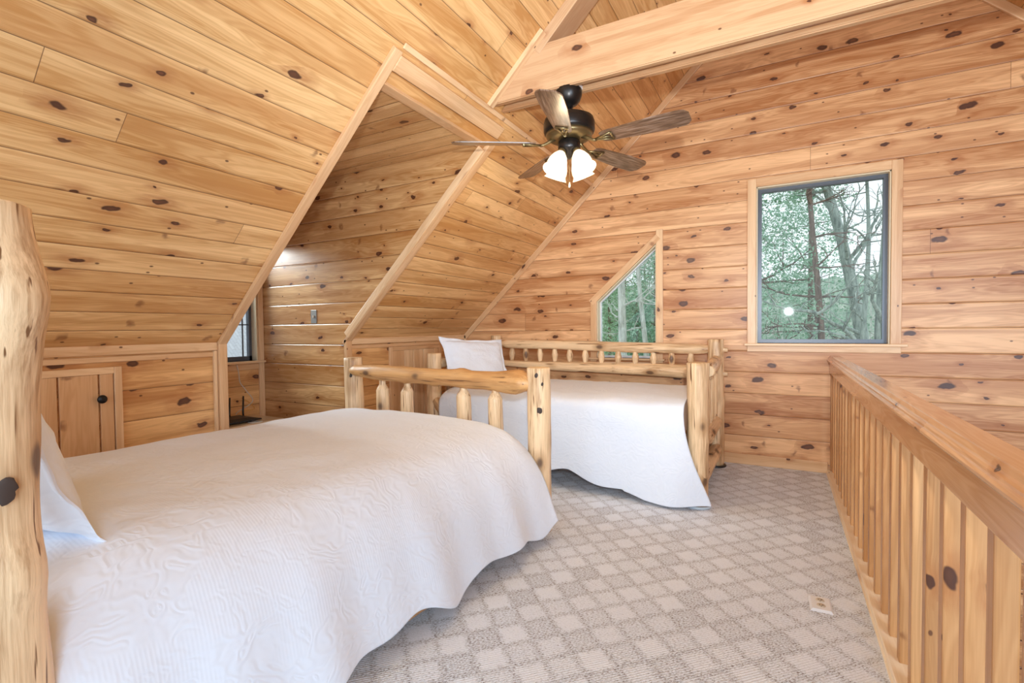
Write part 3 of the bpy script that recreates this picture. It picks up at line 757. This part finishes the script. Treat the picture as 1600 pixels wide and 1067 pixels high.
# --- the daybed against the gable wall
DFX, DBX0, DFY, DBY = -.48, -2.665, 3.46, 4.535
db = thing('log_daybed', 'peeled log daybed with spindled back under the slanted window', 'daybed', (0, 0, 0))
log('post', (DFX, DFY, .01), (DFX, DFY, .955), [(0, .060), (.3, .068), (1, .071)], M['log'], db, 61, rough=.5, bumps=[(.42, -.3, .006, .04)])
log('post', (DBX0, DFY, .01), (DBX0, DFY, .985), [(0, .070), (1, .064)], M['log'], db, 62, rough=.5)
log('post', (DFX-.005, DBY, .01), (DFX-.005, DBY, 1.085), [(0, .060), (.4, .062), (1, .066)], M['log'], db, 63, rough=.6, bumps=[(.95, -.9, .012, .03), (.55, .2, .010, .05)])
log('post', (DBX0, DBY, .01), (DBX0, DBY, 1.12), [(0, .060), (1, .056)], M['log'], db, 64, rough=.5)
log('back_rail', (DBX0, DBY, 1.035), (DFX+.01, DBY, 1.0), [(0, .022), (.04, .030), (.06, .046), (.5, .048), (.93, .046), (.97, .036), (1, .024)], M['log'], db, 65, rough=.6)
log('back_rail', (DBX0, DBY, .835), (DFX+.01, DBY, .795), [(0, .022), (.05, .034), (.4, .050), (.7, .060), (.95, .062), (1, .03)], M['log'], db, 66, rough=.7, bumps=[(1.3, -1.5, .012, .03), (1.45, -1.2, .012, .03), (1.7, -1.6, .012, .03), (1.95, -1.3, .012, .03)])
for nm, z in (('rail_end', 1.0), ('rail_end', .795)):
    log(nm, (DFX+.04, DBY, z), (DFX+.085, DBY, z-.003), [(0, .024), (1, .018)], M['log'], db, 67, seg=12, step=.01)
for i in range(12):
    x = -2.474+i*.1622; z = .036*(x-DBX0)/2.2
    spindle(db, (x, DBY, .862-z*.8), (x, DBY, 1.005-z), .026, 70+i, M['log'], flat=True)
# arms: upper and lower logs with short spindles
for x, sd in ((DFX, 90), (DBX0, 95)):
    log('arm_rail', (x+(.055 if x == DFX else 0), DFY+.03, .900), (x, DBY, .905), [(0, .040), (.03, .048), (.5, .048), (.93, .044), (1, .03)], M['log'], db, sd, rough=.8)
    log('arm_rail', (x, DFY, .40), (x, DBY, .40), [(0, .035), (.1, .052), (.9, .052), (1, .035)], M['log'], db, sd+1, rough=1.2, bumps=[(.3, 0, .02, .05), (.6, 3, .02, .05)])
    log('arm_rail', (x, DFY, .16), (x, DBY, .16), [(0, .035), (.1, .05), (.9, .05), (1, .035)], M['log'], db, sd+2, rough=1.2)
    for i in range(4):
        y = DFY+.2+i*.22; spindle(db, (x, y, .42), (x, y, .87), .030, sd+3+i, M['log'], tenon=.07, tr=.55)
log('root_stub', (DBX0+.04, DFY-.03, .58), (DBX0+.17, DFY-.06, .44), [(0, .045), (.5, .05), (1, .03)], M['log'], db, 99, seg=14, step=.02, rough=2.5)
log('seat_rail', (DBX0, DFY, .30), (DFX, DFY, .30), [(0, .04), (.05, .055), (.95, .055), (1, .04)], M['logo'], db, 97)
log('seat_rail', (DBX0, DBY, .30), (DFX, DBY, .30), [(0, .04), (.05, .055), (.95, .055), (1, .04)], M['logo'], db, 98)
mt = thing('mattress', 'mattress lying hidden under the white quilt of the daybed', 'mattress')
bm = bmesh.new(); soft_box(bm, DBX0+.13, DFX-.15, DFY+.06, DBY-.12, .36, .655, .07); from_bm('mattress_pad', bm, M['sheet'], mt, smooth=True)

prof2 = catmull([(4.445, .55), (4.44, .655), (4.39, .695), (4.1, .705), (3.7, .700), (3.50, .690), (3.40, .655), (3.375, .56), (3.37, .42), (3.36, .25), (3.345, .10), (3.34, .03)], 8)
cum2 = [0]
for a, b in zip(prof2, prof2[1:]): cum2.append(cum2[-1]+(b-a).length)
XL2, XR2 = -2.56, -.560
def quilt2(u, v):
    k = v*(len(prof2)-1); i = min(int(k), len(prof2)-2); p = prof2[i].lerp(prof2[i+1], k-i)
    y, z = p.x, p.y; down = max(0, min(1, (.64-z)/.60)) if y < 3.45 else 0
    xr = XR2 + down*.17*(1-(1-down)**1.5); xl = XL2 + down*.03
    x = xl+(xr-xl)*u
    xf = (x-XL2)/(XR2-XL2)
    hemz = .12 if xf < .60 else .12-.115*min(1, (xf-.60)/.28)
    hemz += .022*sin(x*13+.6)*(1 if xf < .8 else .3)
    z += down*down*(hemz-.010)
    y -= down*(.014*sin(x*8+.4)+.008*sin(x*19)) 
    if xf > .82: y -= down*.035*sin((xf-.82)/.18*pi*.9)
    y -= down*noise.noise(Vector((x*3, z*4, 3)))*.02
    if xf < .05 and down < .9: z -= ((.05-xf)/.05)**2*.05; 
    z += (1-down)*(noise.noise(Vector((x*3, y*3, 9)))*.010+.006*noise.noise(Vector((x*9, y*9, 2))))
    z = max(z, .006)
    return Vector((x, y, z)), (x, cum2[i])
q2 = cloth('quilt', quilt2, 150, 88, M['quilt'])
tag(q2, 'white quilt covering the daybed seat and falling over its front to the carpet', 'quilt')

def pillow(name, label, loc, rot, w_, h_, t_, seed, group=None, curl=0.0):
    bm = bmesh.new(); uvl = bm.loops.layers.uv.new('UVMap'); N = 40
    for side in (1, -1):
        G = []
        for i in range(N+1):
            row = []
            for j in range(N+1):
                u, v = i/N*2-1, j/N*2-1
                fu, fv = max(0, 1-(abs(u)/.88)**2.6), max(0, 1-(abs(v)/.84)**2.6)
                t = t_/2*(fu*fv)**.55
                pin = 1-.10*(1-u*u)*abs(v)**3; pin2 = 1-.09*(1-v*v)*abs(u)**3
                x = u*w_/2*pin2; y = v*h_/2*pin
                wr = noise.noise(Vector((u*2+seed, v*2, side)))*.016 + noise.noise(Vector((u*6+seed, v*6, side)))*.005
                z = side*(t+.0025) + wr*(1 if t > .01 else .5)
                z += curl*(.5*(u*u+v*v))**2*.06
                z += noise.noise(Vector((u*3+seed, v*3, 5)))*.012*(abs(u)**4+abs(v)**4)
                row.append(bm.verts.new((x, y, z)))
            G.append(row)
        for i in range(N):
            for j in range(N):
                q = (G[i][j], G[i+1][j], G[i+1][j+1], G[i][j+1])
                f = bm.faces.new(q if side > 0 else tuple(reversed(q))); f.smooth = True
                for lp in f.loops: lp[uvl].uv = (lp.vert.co.x, lp.vert.co.y)
        if side > 0: top = G
        else:
            for (a, b) in ((top, G),):
                E1 = [a[i][0] for i in range(N+1)]+[a[N][j] for j in range(1, N+1)]+[a[i][N] for i in range(N-1, -1, -1)]+[a[0][j] for j in range(N-1, 0, -1)]
                E2 = [b[i][0] for i in range(N+1)]+[b[N][j] for j in range(1, N+1)]+[b[i][N] for i in range(N-1, -1, -1)]+[b[0][j] for j in range(N-1, 0, -1)]
                for k in range(len(E1)): bm.faces.new((E1[k], E2[k], E2[(k+1) % len(E1)], E1[(k+1) % len(E1)]))
    bmesh.ops.recalc_face_normals(bm, faces=bm.faces)
    o = from_bm(name, bm, M['quilt']); o.location = loc; o.rotation_euler = rot
    return tag(o, label, 'pillow', group)
def basis(o, X, Yv, loc):
    X = Vector(X).normalized(); Yv = Vector(Yv); Yv = (Yv-X*Yv.dot(X)).normalized(); Z = X.cross(Yv)
    mm = Matrix((X, Yv, Z)).transposed().to_4x4(); mm.translation = Vector(loc); o.matrix_world = mm
p = pillow('pillow', 'white quilted pillow leaning against the left arm of the daybed', (0, 0, 0), (0, 0, 0), .68, .46, .15, 2.0)
basis(p, (.42, .90, -.06), (-.42, .12, .90), (-2.42, 3.76, .905))
p = pillow('pillow', 'white quilted pillow propped behind the big headboard post of the near bed', (0, 0, 0), (0, 0, 0), .66, .52, .17, 5.0, curl=1.0)
basis(p, (-1, .05, .02), (.03, -.30, .90), (-1.93, .53, .85))

# caster cups
def cup(x, y, label, c, mat):
    bm = bmesh.new(); lathe(bm, [(0, 0), (.082, 0), (.086, .006), (.080, .016), (.070, .016), (.066, .008), (0, .008)], 28)
    o = from_bm('caster_cup', bm, mat, loc=(x, y, 0)); tag(o, label, 'caster cup')
cup(DFX, DFY, 'clear round caster cup under the front right post of the daybed', 'x', M['clear'])
cup(DFX-.005, DBY, 'dark round caster cup under the back right post of the daybed', 'x', M['black'])

# ------------------------------------------------------------------ ceiling fan
FX, FY = -1.125, 2.81
fan = thing('ceiling_fan', 'dark bronze five-blade ceiling fan with lit glass shades hanging from the beam', 'ceiling fan', (FX, FY, 0))
bm = bmesh.new(); box(bm, -.085, .075, -.060, .060, 2.628, 2.652, .002); from_bm('mounting_plate', bm, M['white'], fan)
bm = bmesh.new(); lathe(bm, [(0, 2.632), (.074, 2.630), (.079, 2.618), (.078, 2.590), (.066, 2.558), (.046, 2.538), (.026, 2.530), (.024, 2.520), (0, 2.518)], 36); from_bm('canopy', bm, M['bronze'], fan)
bm = bmesh.new(); lathe(bm, [(0, 2.53), (.015, 2.53), (.015, 2.49), (.028, 2.485), (.030, 2.465), (0, 2.46)], 20); from_bm('downrod', bm, M['bronze'], fan)
bm = bmesh.new(); lathe(bm, [(0, 2.475), (.060, 2.475), (.110, 2.468), (.146, 2.450), (.154, 2.425), (.154, 2.385), (.150, 2.372), (.142, 2.366), (0, 2.366)], 48); from_bm('motor_housing', bm, M['bronze'], fan)
bm = bmesh.new(); lathe(bm, [(0, 2.366), (.142, 2.366), (.136, 2.345), (.112, 2.330), (.080, 2.326), (0, 2.326)], 48)
ring = from_bm('motor_vent_ring', bm, M['brass'], fan)
for k in range(16):
    a = 2*pi*k/16; bm = None
bm = bmesh.new(); lathe(bm, [(0, 2.330), (.050, 2.330), (.066, 2.318), (.068, 2.280), (.062, 2.262), (.040, 2.250), (.032, 2.225), (0, 2.215)], 36); from_bm('switch_housing', bm, M['bronze'], fan)
for k in range(5):
    a = radians(-4.5+72*k); R = Matrix.Rotation(a, 3, 'Z'); tilt = radians(-13)
    # blade
    bm = bmesh.new(); n = 26; top = []; bot = []
    x0_, x1_ = .205, .705
    for i in range(n+1):
        t = i/n; x = x0_+(x1_-x0_)*t
        w_ = (.050+.020*min(1, t*1.6))
        if t > .90: w_ *= sqrt(max(0.0, 1-((t-.90)/.10)**2*.75))
        if t < .10: w_ *= .72+.28*sqrt(max(0, 1-((.10-t)/.10)**2))
        row = []
        for (yy, zz) in ((-w_, -.003), (w_, -.003), (w_, .003), (-w_, .003)):
            row.append(bm.verts.new((x, yy*cos(tilt)-zz*sin(tilt), yy*sin(tilt)+zz*cos(tilt))))
        top.append(row)
    for p_, q_ in zip(top, top[1:]):
        for j in range(4): bm.faces.new((p_[j], p_[(j+1) % 4], q_[(j+1) % 4], q_[j]))
    bm.faces.new(top[0]); bm.faces.new(list(reversed(top[-1])))
    bmesh.ops.recalc_face_normals(bm, faces=bm.faces)
    bl = from_bm('blade', bm, M['blade'], fan, loc=(0, 0, 2.305)); bl.rotation_euler = (0, 0, a)
    # blade iron: arm, open triangular bracket, screws
    bm = bmesh.new()
    tube(bm, [(.085, 0, .030), (.12, 0, .012), (.155, 0, -.006), (.175, 0, -.010)], [.012, .010, .009, .009], 10)
    def tl(x, y, z=-.008): return (x, y*cos(tilt)-z*sin(tilt), y*sin(tilt)+z*cos(tilt))
    for q0, q1_ in (((.165, 0), (.275, -.034)), ((.165, 0), (.275, .034)), ((.275, -.036), (.275, .036)), ((.190, -.010), (.262, .004))):
        tube(bm, [tl(*q0), tl(*q1_)], .0065, 8)
    ir = from_bm('blade_iron', bm, M['brass'], fan, loc=(0, 0, 2.305)); ir.rotation_euler = (0, 0, a)
# light kit: four bell shades on short arms, bulbs, pull chains
for k in range(4):
    a = radians(-23+90*k); d = Vector((cos(a), sin(a), 0)); tilt = radians(27)
    axis = (Vector((0, 0, -1))*cos(tilt) + d*sin(tilt)); q = Vector((0, 0, 1)).rotation_difference(axis).to_matrix()
    o0 = d*.055+Vector((0, 0, 2.262))
    bm = bmesh.new(); tube(bm, [d*.030+Vector((0, 0, 2.262)), d*.048+Vector((0, 0, 2.266)), o0+axis*.012], .012, 10)
    lathe(bm, [(0, -.004), (.018, -.002), (.024, .010), (.026, .030), (.022, .032), (0, .032)], 20, o0, q)
    from_bm('lamp_arm', bm, M['brass'], fan)
    bm = bmesh.new()
    pr_ = [(.022, .022), (.030, .034), (.044, .055), (.056, .085), (.060, .112), (.058, .130), (.066, .146), (.072, .152)]
    lathe(bm, pr_ + [(r-.003, z-.001) for r, z in reversed(pr_)], 32, o0, q)
    from_bm('lamp_shade', bm, M['shade'], fan)
    bm = bmesh.new(); lathe(bm, [(0, .03), (.010, .032), (.012, .05), (.022, .075), (.020, .095), (0, .108)], 16, o0, q)
    from_bm('bulb', bm, plain('lit_bulb_%d' % k, (1, .9, .7), .3, Emission_Color=(1, .80, .52, 1), Emission_Strength=5.0), fan)
    L_ = light('fan_lamp_light', 'POINT', Vector((FX, FY, 0))+o0+axis*.175, 3.2, (1.0, .78, .48), shadow_soft_size=.05)
for (dx, dy, zb, r_) in ((.012, -.03, 2.035, .012), (-.025, -.01, 2.12, .010)):
    bm = bmesh.new(); tube(bm, [(dx, dy, 2.24), (dx, dy, zb+.03)], .0018, 6)
    from_bm('pull_chain', bm, M['brass'], fan)
    bm = bmesh.new(); lathe(bm, [(0, zb+.035), (.003, zb+.032), (.006, zb+.012), (.006, zb+.004), (0, zb)], 12, (dx, dy, 0)); from_bm('chain_pull', bm, M['cord'], fan)

# ------------------------------------------------------------------ small things
# light switch on the dormer wall
sw = thing('light_switch', 'pewter light switch plate on the boarded dormer wall', 'light switch', (-3.545, DY1, 1.315))
bm = bmesh.new(); box(bm, -.035, .035, -.006, 0, -.058, .058, .002); from_bm('plate', bm, M['pewter'], sw)
bm = bmesh.new(); box(bm, -.005, .005, -.016, -.005, -.010, .012, .001); from_bm('toggle', bm, M['cord'], sw)
# floor outlet
fo = thing('floor_outlet', 'white duplex outlet plate set flat on the carpet near the railing', 'outlet', (.155, 2.452, 0), radians(2))
bm = bmesh.new()
a = [(-.042, -.063), (.042, -.063), (.042, .063), (-.042, .063)]; vs = [bm.verts.new((x, y, 0.001)) for x, y in a]; vt = [bm.verts.new((x*.80, y*.86, .010)) for x, y in a]
bm.faces.new(vt)
for i in range(4): bm.faces.new((vs[i], vs[(i+1) % 4], vt[(i+1) % 4], vt[i]))
bm.faces.new(list(reversed(vs))); from_bm('plate', bm, M['white'], fo)
for s_ in (-1, 1):
    bm = bmesh.new(); lathe(bm, [(0, .012), (.016, .012), (.017, .010), (.017, .008), (0, .008)], 24, (0, s_*.022, 0)); k = from_bm('socket', bm, M['cord'], fo)
    for (sx_, sy_) in ((-.006, .002), (.006, .002), (0, -.008)):
        bm = bmesh.new(); box(bm, sx_-.0012, sx_+.0012, s_*.022+sy_-.004, s_*.022+sy_+.004, .0115, .0128); from_bm('slot', bm, M['iron'], k)
# side table in the dormer, router, disc, cords
TX, TY, TZ = -4.02, 2.50, .435
tb = thing('log_side_table', 'small rustic wooden table in the dormer under its window', 'side table', (TX, TY, 0))
bm = bmesh.new(); box(bm, -.21, .21, -.40, .31, TZ-.045, TZ, .006)
uvl = bm.loops.layers.uv.new('UVMap')
for f in bm.faces:
    for lp in f.loops: lp[uvl].uv = (lp.vert.co.y, lp.vert.co.x+lp.vert.co.z)
from_bm('table_top', bm, pine('pale_table_top', 9, -4.5, 3, c1=(.78, .70, .55), c2=(.62, .50, .34), knots=.2, groove=False, rough=.2), tb)
for x in (-.16, .16):
    for y in (-.34, .25): log('leg', (x, y, 0), (x, y, TZ-.04), [(0, .03), (1, .03)], M['log'], tb, 120+int(x*10+y*30), seg=14)
rt_ = thing('wifi_router', 'low black router with upright antennas on the small dormer table', 'router', (TX+.03, TY-.03, TZ))
bm = bmesh.new()
lo = [(-.10, -.15, .012), (.10, -.15, .012), (.12, .17, .012), (-.10, .17, .012)]; hi = [(-.08, -.12, .045), (.05, -.12, .038), (.06, .10, .038), (-.08, .10, .045)]
a = [bm.verts.new(p_) for p_ in lo]; b = [bm.verts.new((p_[0], p_[1], p_[2]+.010)) for p_ in lo]; c = [bm.verts.new(p_) for p_ in hi]
bm.faces.new(list(reversed(a))); bm.faces.new(c)
for i in range(4):
    bm.faces.new((a[i], a[(i+1) % 4], b[(i+1) % 4], b[i])); bm.faces.new((b[i], b[(i+1) % 4], c[(i+1) % 4], c[i]))
for fx_, fy_ in ((-.07, -.1), (.07, -.1), (.07, .1), (-.07, .1)): box(bm, fx_-.008, fx_+.008, fy_-.008, fy_+.008, 0, .013)
bmesh.ops.recalc_face_normals(bm, faces=bm.faces)
from_bm('body', bm, M['black'], rt_)
for yy in (-.12, .02, .14):
    bm = bmesh.new(); tube(bm, [(-.085, yy, .03), (-.09, yy, .06), (-.095, yy+.01, .20)], [.007, .008, .006], 10); from_bm('antenna', bm, M['black'], rt_)
bm = bmesh.new(); lathe(bm, [(.012, 0), (.058, 0), (.058, .0015), (.012, .0015), (.012, 0)], 30)
o = from_bm('compact_disc', bm, M['paper'], loc=(TX+.15, TY+.08, TZ)); tag(o, 'pale disc lying on the dormer table in front of the router', 'disc')
bm = bmesh.new(); tube(bm, catmull([(DX+.02, 2.66, .90), (DX+.03, 2.67, .82), (DX+.03, 2.68, .74), (DX+.06, 2.72, .66), (TX-.12, 2.74, .57), (TX-.14, 2.62, TZ+.06), (TX-.06, 2.55, TZ+.055)], 6), .004, 8)
o = from_bm('power_cord', bm, M['cord']); tag(o, 'beige cord running down from the dormer window to the router', 'cord')
bm = bmesh.new(); tube(bm, catmull([(DX+.012, 2.70, .60), (DX+.05, 2.74, .56), (TX-.14, 2.77, .50), (TX-.12, 2.66, TZ+.06), (TX-.06, 2.60, TZ+.04)], 6), .003, 8)
o = from_bm('network_cord', bm, M['amberc']); tag(o, 'short orange cord looping behind the router', 'cord')

# ------------------------------------------------------------------ outside
GZ = -3.4
bm = bmesh.new(); N = 40
G = []
for i in range(N+1):
    row = []
    for j in range(N+1):
        x = -70+100*i/N; y = 4.9+85*j/N
        z = GZ - max(0, 1.2*(1-(y-4.9)/18)) + .35*noise.noise(Vector((x*.15, y*.15, 0))) + (max(0, y-40)*.10)
        row.append(bm.verts.new((x, y, z)))
    G.append(row)
for i in range(N):
    for j in range(N): bm.faces.new((G[i][j], G[i+1][j], G[i+1][j+1], G[i][j+1])).smooth = True
struct(from_bm('ground', bm, M['ground']))
def hillside(name, y, x0_, x1_, zt_, seed):
    bm = bmesh.new(); n = 120; rows = []
    for j in range(9):
        t = j/8; row = []
        for i in range(n+1):
            x = x0_+(x1_-x0_)*i/n
            h = zt_+1.8*noise.noise(Vector((x*.06, seed, 0)))+.9*noise.noise(Vector((x*.5, seed, 3)))+.5*noise.noise(Vector((x*1.7, seed, 8)))
            z = GZ-1+(h-GZ+1)*sin(t*pi/2); yy = y+14*(1-cos(t*pi/2))+noise.noise(Vector((x*.8, t*9, seed)))*.8
            row.append(bm.verts.new((x, yy, z)))
        rows.append(row)
    for a, b in zip(rows, rows[1:]):
        for i in range(n): bm.faces.new((a[i], a[i+1], b[i+1], b[i])).smooth = True
    return struct(from_bm(name, bm, M['hill']))
hillside('distant_hill', 62, -70, 30, 7.2, 3.0)

def bare_tree(name, base, trunk, r0, seed, mat, nb=10, bl=2.4, bstart=.25, label=None, levels=2, droop=0.0, twig=1.0, parent_only=False):
    """trunk: list of (dx, dy, z) offsets. Branches fork recursively; one continuous woody mesh."""
    rnd = random.Random(seed); bm = bmesh.new()
    pts = catmull([(0, 0, 0)]+[t for t in trunk], 4); n = len(pts)
    tube(bm, pts, [r0*(1-.72*i/(n-1)) for i in range(n)], 10)
    def branch(p, d, L, r, lev):
        q = [p.copy()]; v = d.copy(); k = 6
        for i in range(k):
            v = (v+Vector((rnd.gauss(0, .22), rnd.gauss(0, .22), rnd.gauss(.03, .16)-droop*.1))).normalized()
            q.append(q[-1]+v*L/k)
        tube(bm, q, [max(.0035, r*(1-.8*i/k)) for i in range(k+1)], 5 if lev else 6, cap=False)
        if lev < levels:
            for _ in range(int((4 if lev == 0 else 4)*twig)):
                i = rnd.randint(2, k); dd = (v+Vector((rnd.gauss(0, .7), rnd.gauss(0, .7), rnd.gauss(.1, .5)))).normalized()
                branch(q[i], dd, L*rnd.uniform(.35, .6), r*.5, lev+1)
    for b in range(nb):
        t = bstart+(1-bstart)*(b+rnd.random())/nb; i = min(n-1, int(t*(n-1)))
        an = rnd.uniform(0, 2*pi); d = Vector((cos(an), sin(an), rnd.uniform(-.1, .8)-droop)).normalized()
        branch(pts[i], d, bl*rnd.uniform(.5, 1.1)*(1.15-.6*t), r0*(1-.72*t)*.42, 0)
    o = from_bm(name, bm, mat, loc=base)
    if label: tag(o, label, 'tree')
    return o
def needles(name, parent, H, R, z0_, seed, count, mat, size=.10):
    rnd = random.Random(seed); bm = bmesh.new()
    for _ in range(count):
        t = rnd.random()**.8; z = z0_+(H-z0_)*t; tier = (.65+.5*abs(sin(t*22+seed)))
        rr = R*(1-t*.75)*tier*sqrt(rnd.random()); an = rnd.uniform(0, 2*pi)
        # clump needles along a few branch directions
        an = round(an/(2*pi/9))*(2*pi/9)+rnd.gauss(0, .22)+t*5
        c = Vector((rr*cos(an), rr*sin(an), z+rnd.gauss(0, .10)-rr*.10))
        s_ = size*rnd.uniform(.5, 1.4)
        for q in range(2):
            a = Vector((rnd.gauss(0, 1), rnd.gauss(0, 1), rnd.gauss(0, .6))).normalized()*s_; b = Vector((rnd.gauss(0, 1), rnd.gauss(0, 1), rnd.gauss(0, 1))).normalized()*s_*.45
            bm.faces.new([bm.verts.new(c), bm.verts.new(c+a+b), bm.verts.new(c+a*1.2-b)])
    return from_bm(name, bm, mat, parent)
def pine_tree(base, H, R, r0, seed, count, label, mat='needles', z0_=1.0, size=.1, lean=0.0, group=None):
    t = thing('pine_tree', label, 'tree', base, 0, group)
    tr = bare_tree('trunk', (0, 0, 0), [(lean*.3, 0, H*.3), (lean*.6, .1, H*.6), (lean, 0, H)], r0, seed, M['bark_pine'], nb=26, bl=R*1.05, bstart=.12, levels=1, droop=.25)
    tr.parent = t
    needles('foliage', t, H, R, z0_, seed, count, M[mat], size)
    return t
def gz(y): return GZ - max(0, 1.2*(1-(y-4.9)/18)) - .2
# seen through the square window
bare_tree('oak_tree', (1.75, 11.5, gz(11.5)), [(.02, 0, 2.5), (-.04, 0, 5.5), (.04, 0, 8), (.02, .1, 12)], .24, 5, M['bark_grey'], nb=9, bl=2.4, bstart=.35, label='thick grey trunk at the right edge of the square window view', levels=2, twig=1.1)
bare_tree('leaning_tree', (2.35, 13.5, gz(13.5)), [(-.55, 0, 3.2), (-.75, 0, 5.2), (-1.15, 0, 7.4), (-1.65, 0, 9.6), (-1.9, 0, 12)], .19, 9, M['bark_grey'], nb=12, bl=2.4, bstart=.35, label='leaning bare tree with forked branches in the middle of the square window view', levels=2, twig=1.1)
bare_tree('twin_tree', (1.15, 12.6, gz(12.6)), [(.25, 0, 3.0), (.35, 0, 5.0), (.45, 0, 7.2), (.38, 0, 9.0)], .085, 29, M['bark_grey'], nb=14, bl=1.8, bstart=.4, label='thin upright bare tree between the leaning tree and the thick trunk', levels=2)
bare_tree('dead_pine', (.85, 12.0, gz(12)), [(-.05, 0, 3), (-.12, 0, 5.5), (-.32, 0, 8), (-.5, 0, 11)], .10, 14, M['bark_pine'], nb=30, bl=1.7, bstart=.15, label='slim brown pine trunk with drooping bare branches left of the leaning tree', levels=2, droop=.15, twig=.8)
bare_tree('brush_tree', (-.35, 9.5, gz(9.5)), [(.6, 0, 1.8), (1.2, 0, 3.0), (1.9, .2, 3.9), (2.6, .4, 4.6)], .05, 35, M['bark_pale'], nb=14, bl=1.6, bstart=.2, label='thin pale fallen branch slanting across the bottom of the square window view', levels=2)
pine_tree((-.55, 12.5, gz(12.5)), 12.5, 1.9, .13, 21, 14000, 'green pine filling the left side of the square window view', z0_=3.2, size=.055)
pine_tree((.75, 16.5, gz(16.5)), 11.5, 2.0, .12, 27, 9000, 'thinner green pine behind the slim brown trunk', 'needles', z0_=2.8, size=.055)
# seen through the slanted window
bare_tree('pale_tree', (-3.55, 12.3, gz(12.3)), [(.05, 0, 4), (.0, 0, 8), (.1, 0, 12)], .15, 41, M['bark_pale'], nb=10, bl=1.8, bstart=.5, label='pale twin-looking trunk on the left of the slanted window view', levels=2)
bare_tree('pale_tree', (-3.25, 13.2, gz(13.2)), [(.15, 0, 4), (-.1, 0, 7), (-.35, 0, 12)], .10, 43, M['bark_pale'], nb=10, bl=1.8, bstart=.5, label='pale trunk on the right of the slanted window view', levels=2)
rb_ = random.Random(77)
k = 0
for (x, y, H, R) in ((-5.2, 16.5, 7.6, 1.9), (-4.2, 19, 8.6, 2.2), (-5.9, 21, 9.8, 2.3), (-3.9, 15.2, 6.2, 1.5), (-6.6, 18, 8.4, 2.0), (-5.0, 24, 9.6, 2.4)):
    pine_tree((x, y, gz(y)), H, R, .10, 50+k, 6000, ['bushy light green pine', 'tall green pine', 'dark green pine', 'small green pine', 'spreading green pine', 'far green pine'][k] + ' in the woods beyond the slanted window, ' + ['left', 'centre', 'rear left', 'front right', 'far left', 'rear centre'][k], 'needles2' if k % 2 == 0 else 'needles', z0_=.8, size=.07); k += 1
# woods further off: slim bare trees, copies of two meshes
src = [bare_tree('bare_tree', (0, 0, GZ-.5), [(.1, 0, 3), (-.05, 0, 6), (.1, 0, 9.5)], .09, 60+i, M['bark_pale' if i == 0 else 'bark_grey'], nb=12, bl=1.9, bstart=.25, levels=1, twig=1.2) for i in range(2)]
for s_ in src: tag(s_, 'slim bare tree in the woods outside the windows', 'tree', 'slim bare trees in the distant woods')
spots = []
for i in range(46):
    yy = rb_.uniform(20, 46); h = rb_.choice((-1, 1, 1))
    spots.append((yy*(rb_.uniform(-.40, -.17) if i % 2 else rb_.uniform(-.08, .22)), yy))
for i, (x, y) in enumerate(spots):
    o = src[i % 2] if i < 2 else src[i % 2].copy()
    if i >= 2: col.objects.link(o)
    o.location = (x, y, GZ-.5+max(0, y-40)*.1); o.rotation_euler = (0, 0, rb_.uniform(0, 6)); s_ = rb_.uniform(.65, .95); o.scale = (s_, s_, s_)
# neighbouring roof seen through the dormer window
bm = bmesh.new()
vs = [bm.verts.new(p_) for p_ in ((-6.2, -3, -1.2), (-6.2, 12, -1.2), (-10.5, 12, 2.9), (-10.5, -3, 2.9))]
bm.faces.new(vs); r_ = bmesh.ops.extrude_face_region(bm, geom=bm.faces[:])
for v in r_['geom']:
    if isinstance(v, bmesh.types.BMVert): v.co += Vector((-.1, 0, -.12))
bmesh.ops.recalc_face_normals(bm, faces=bm.faces)
o = from_bm('shingle_roof', bm, M['shingle']); tag(o, 'grey shingled roof seen through the dormer window', 'roof')
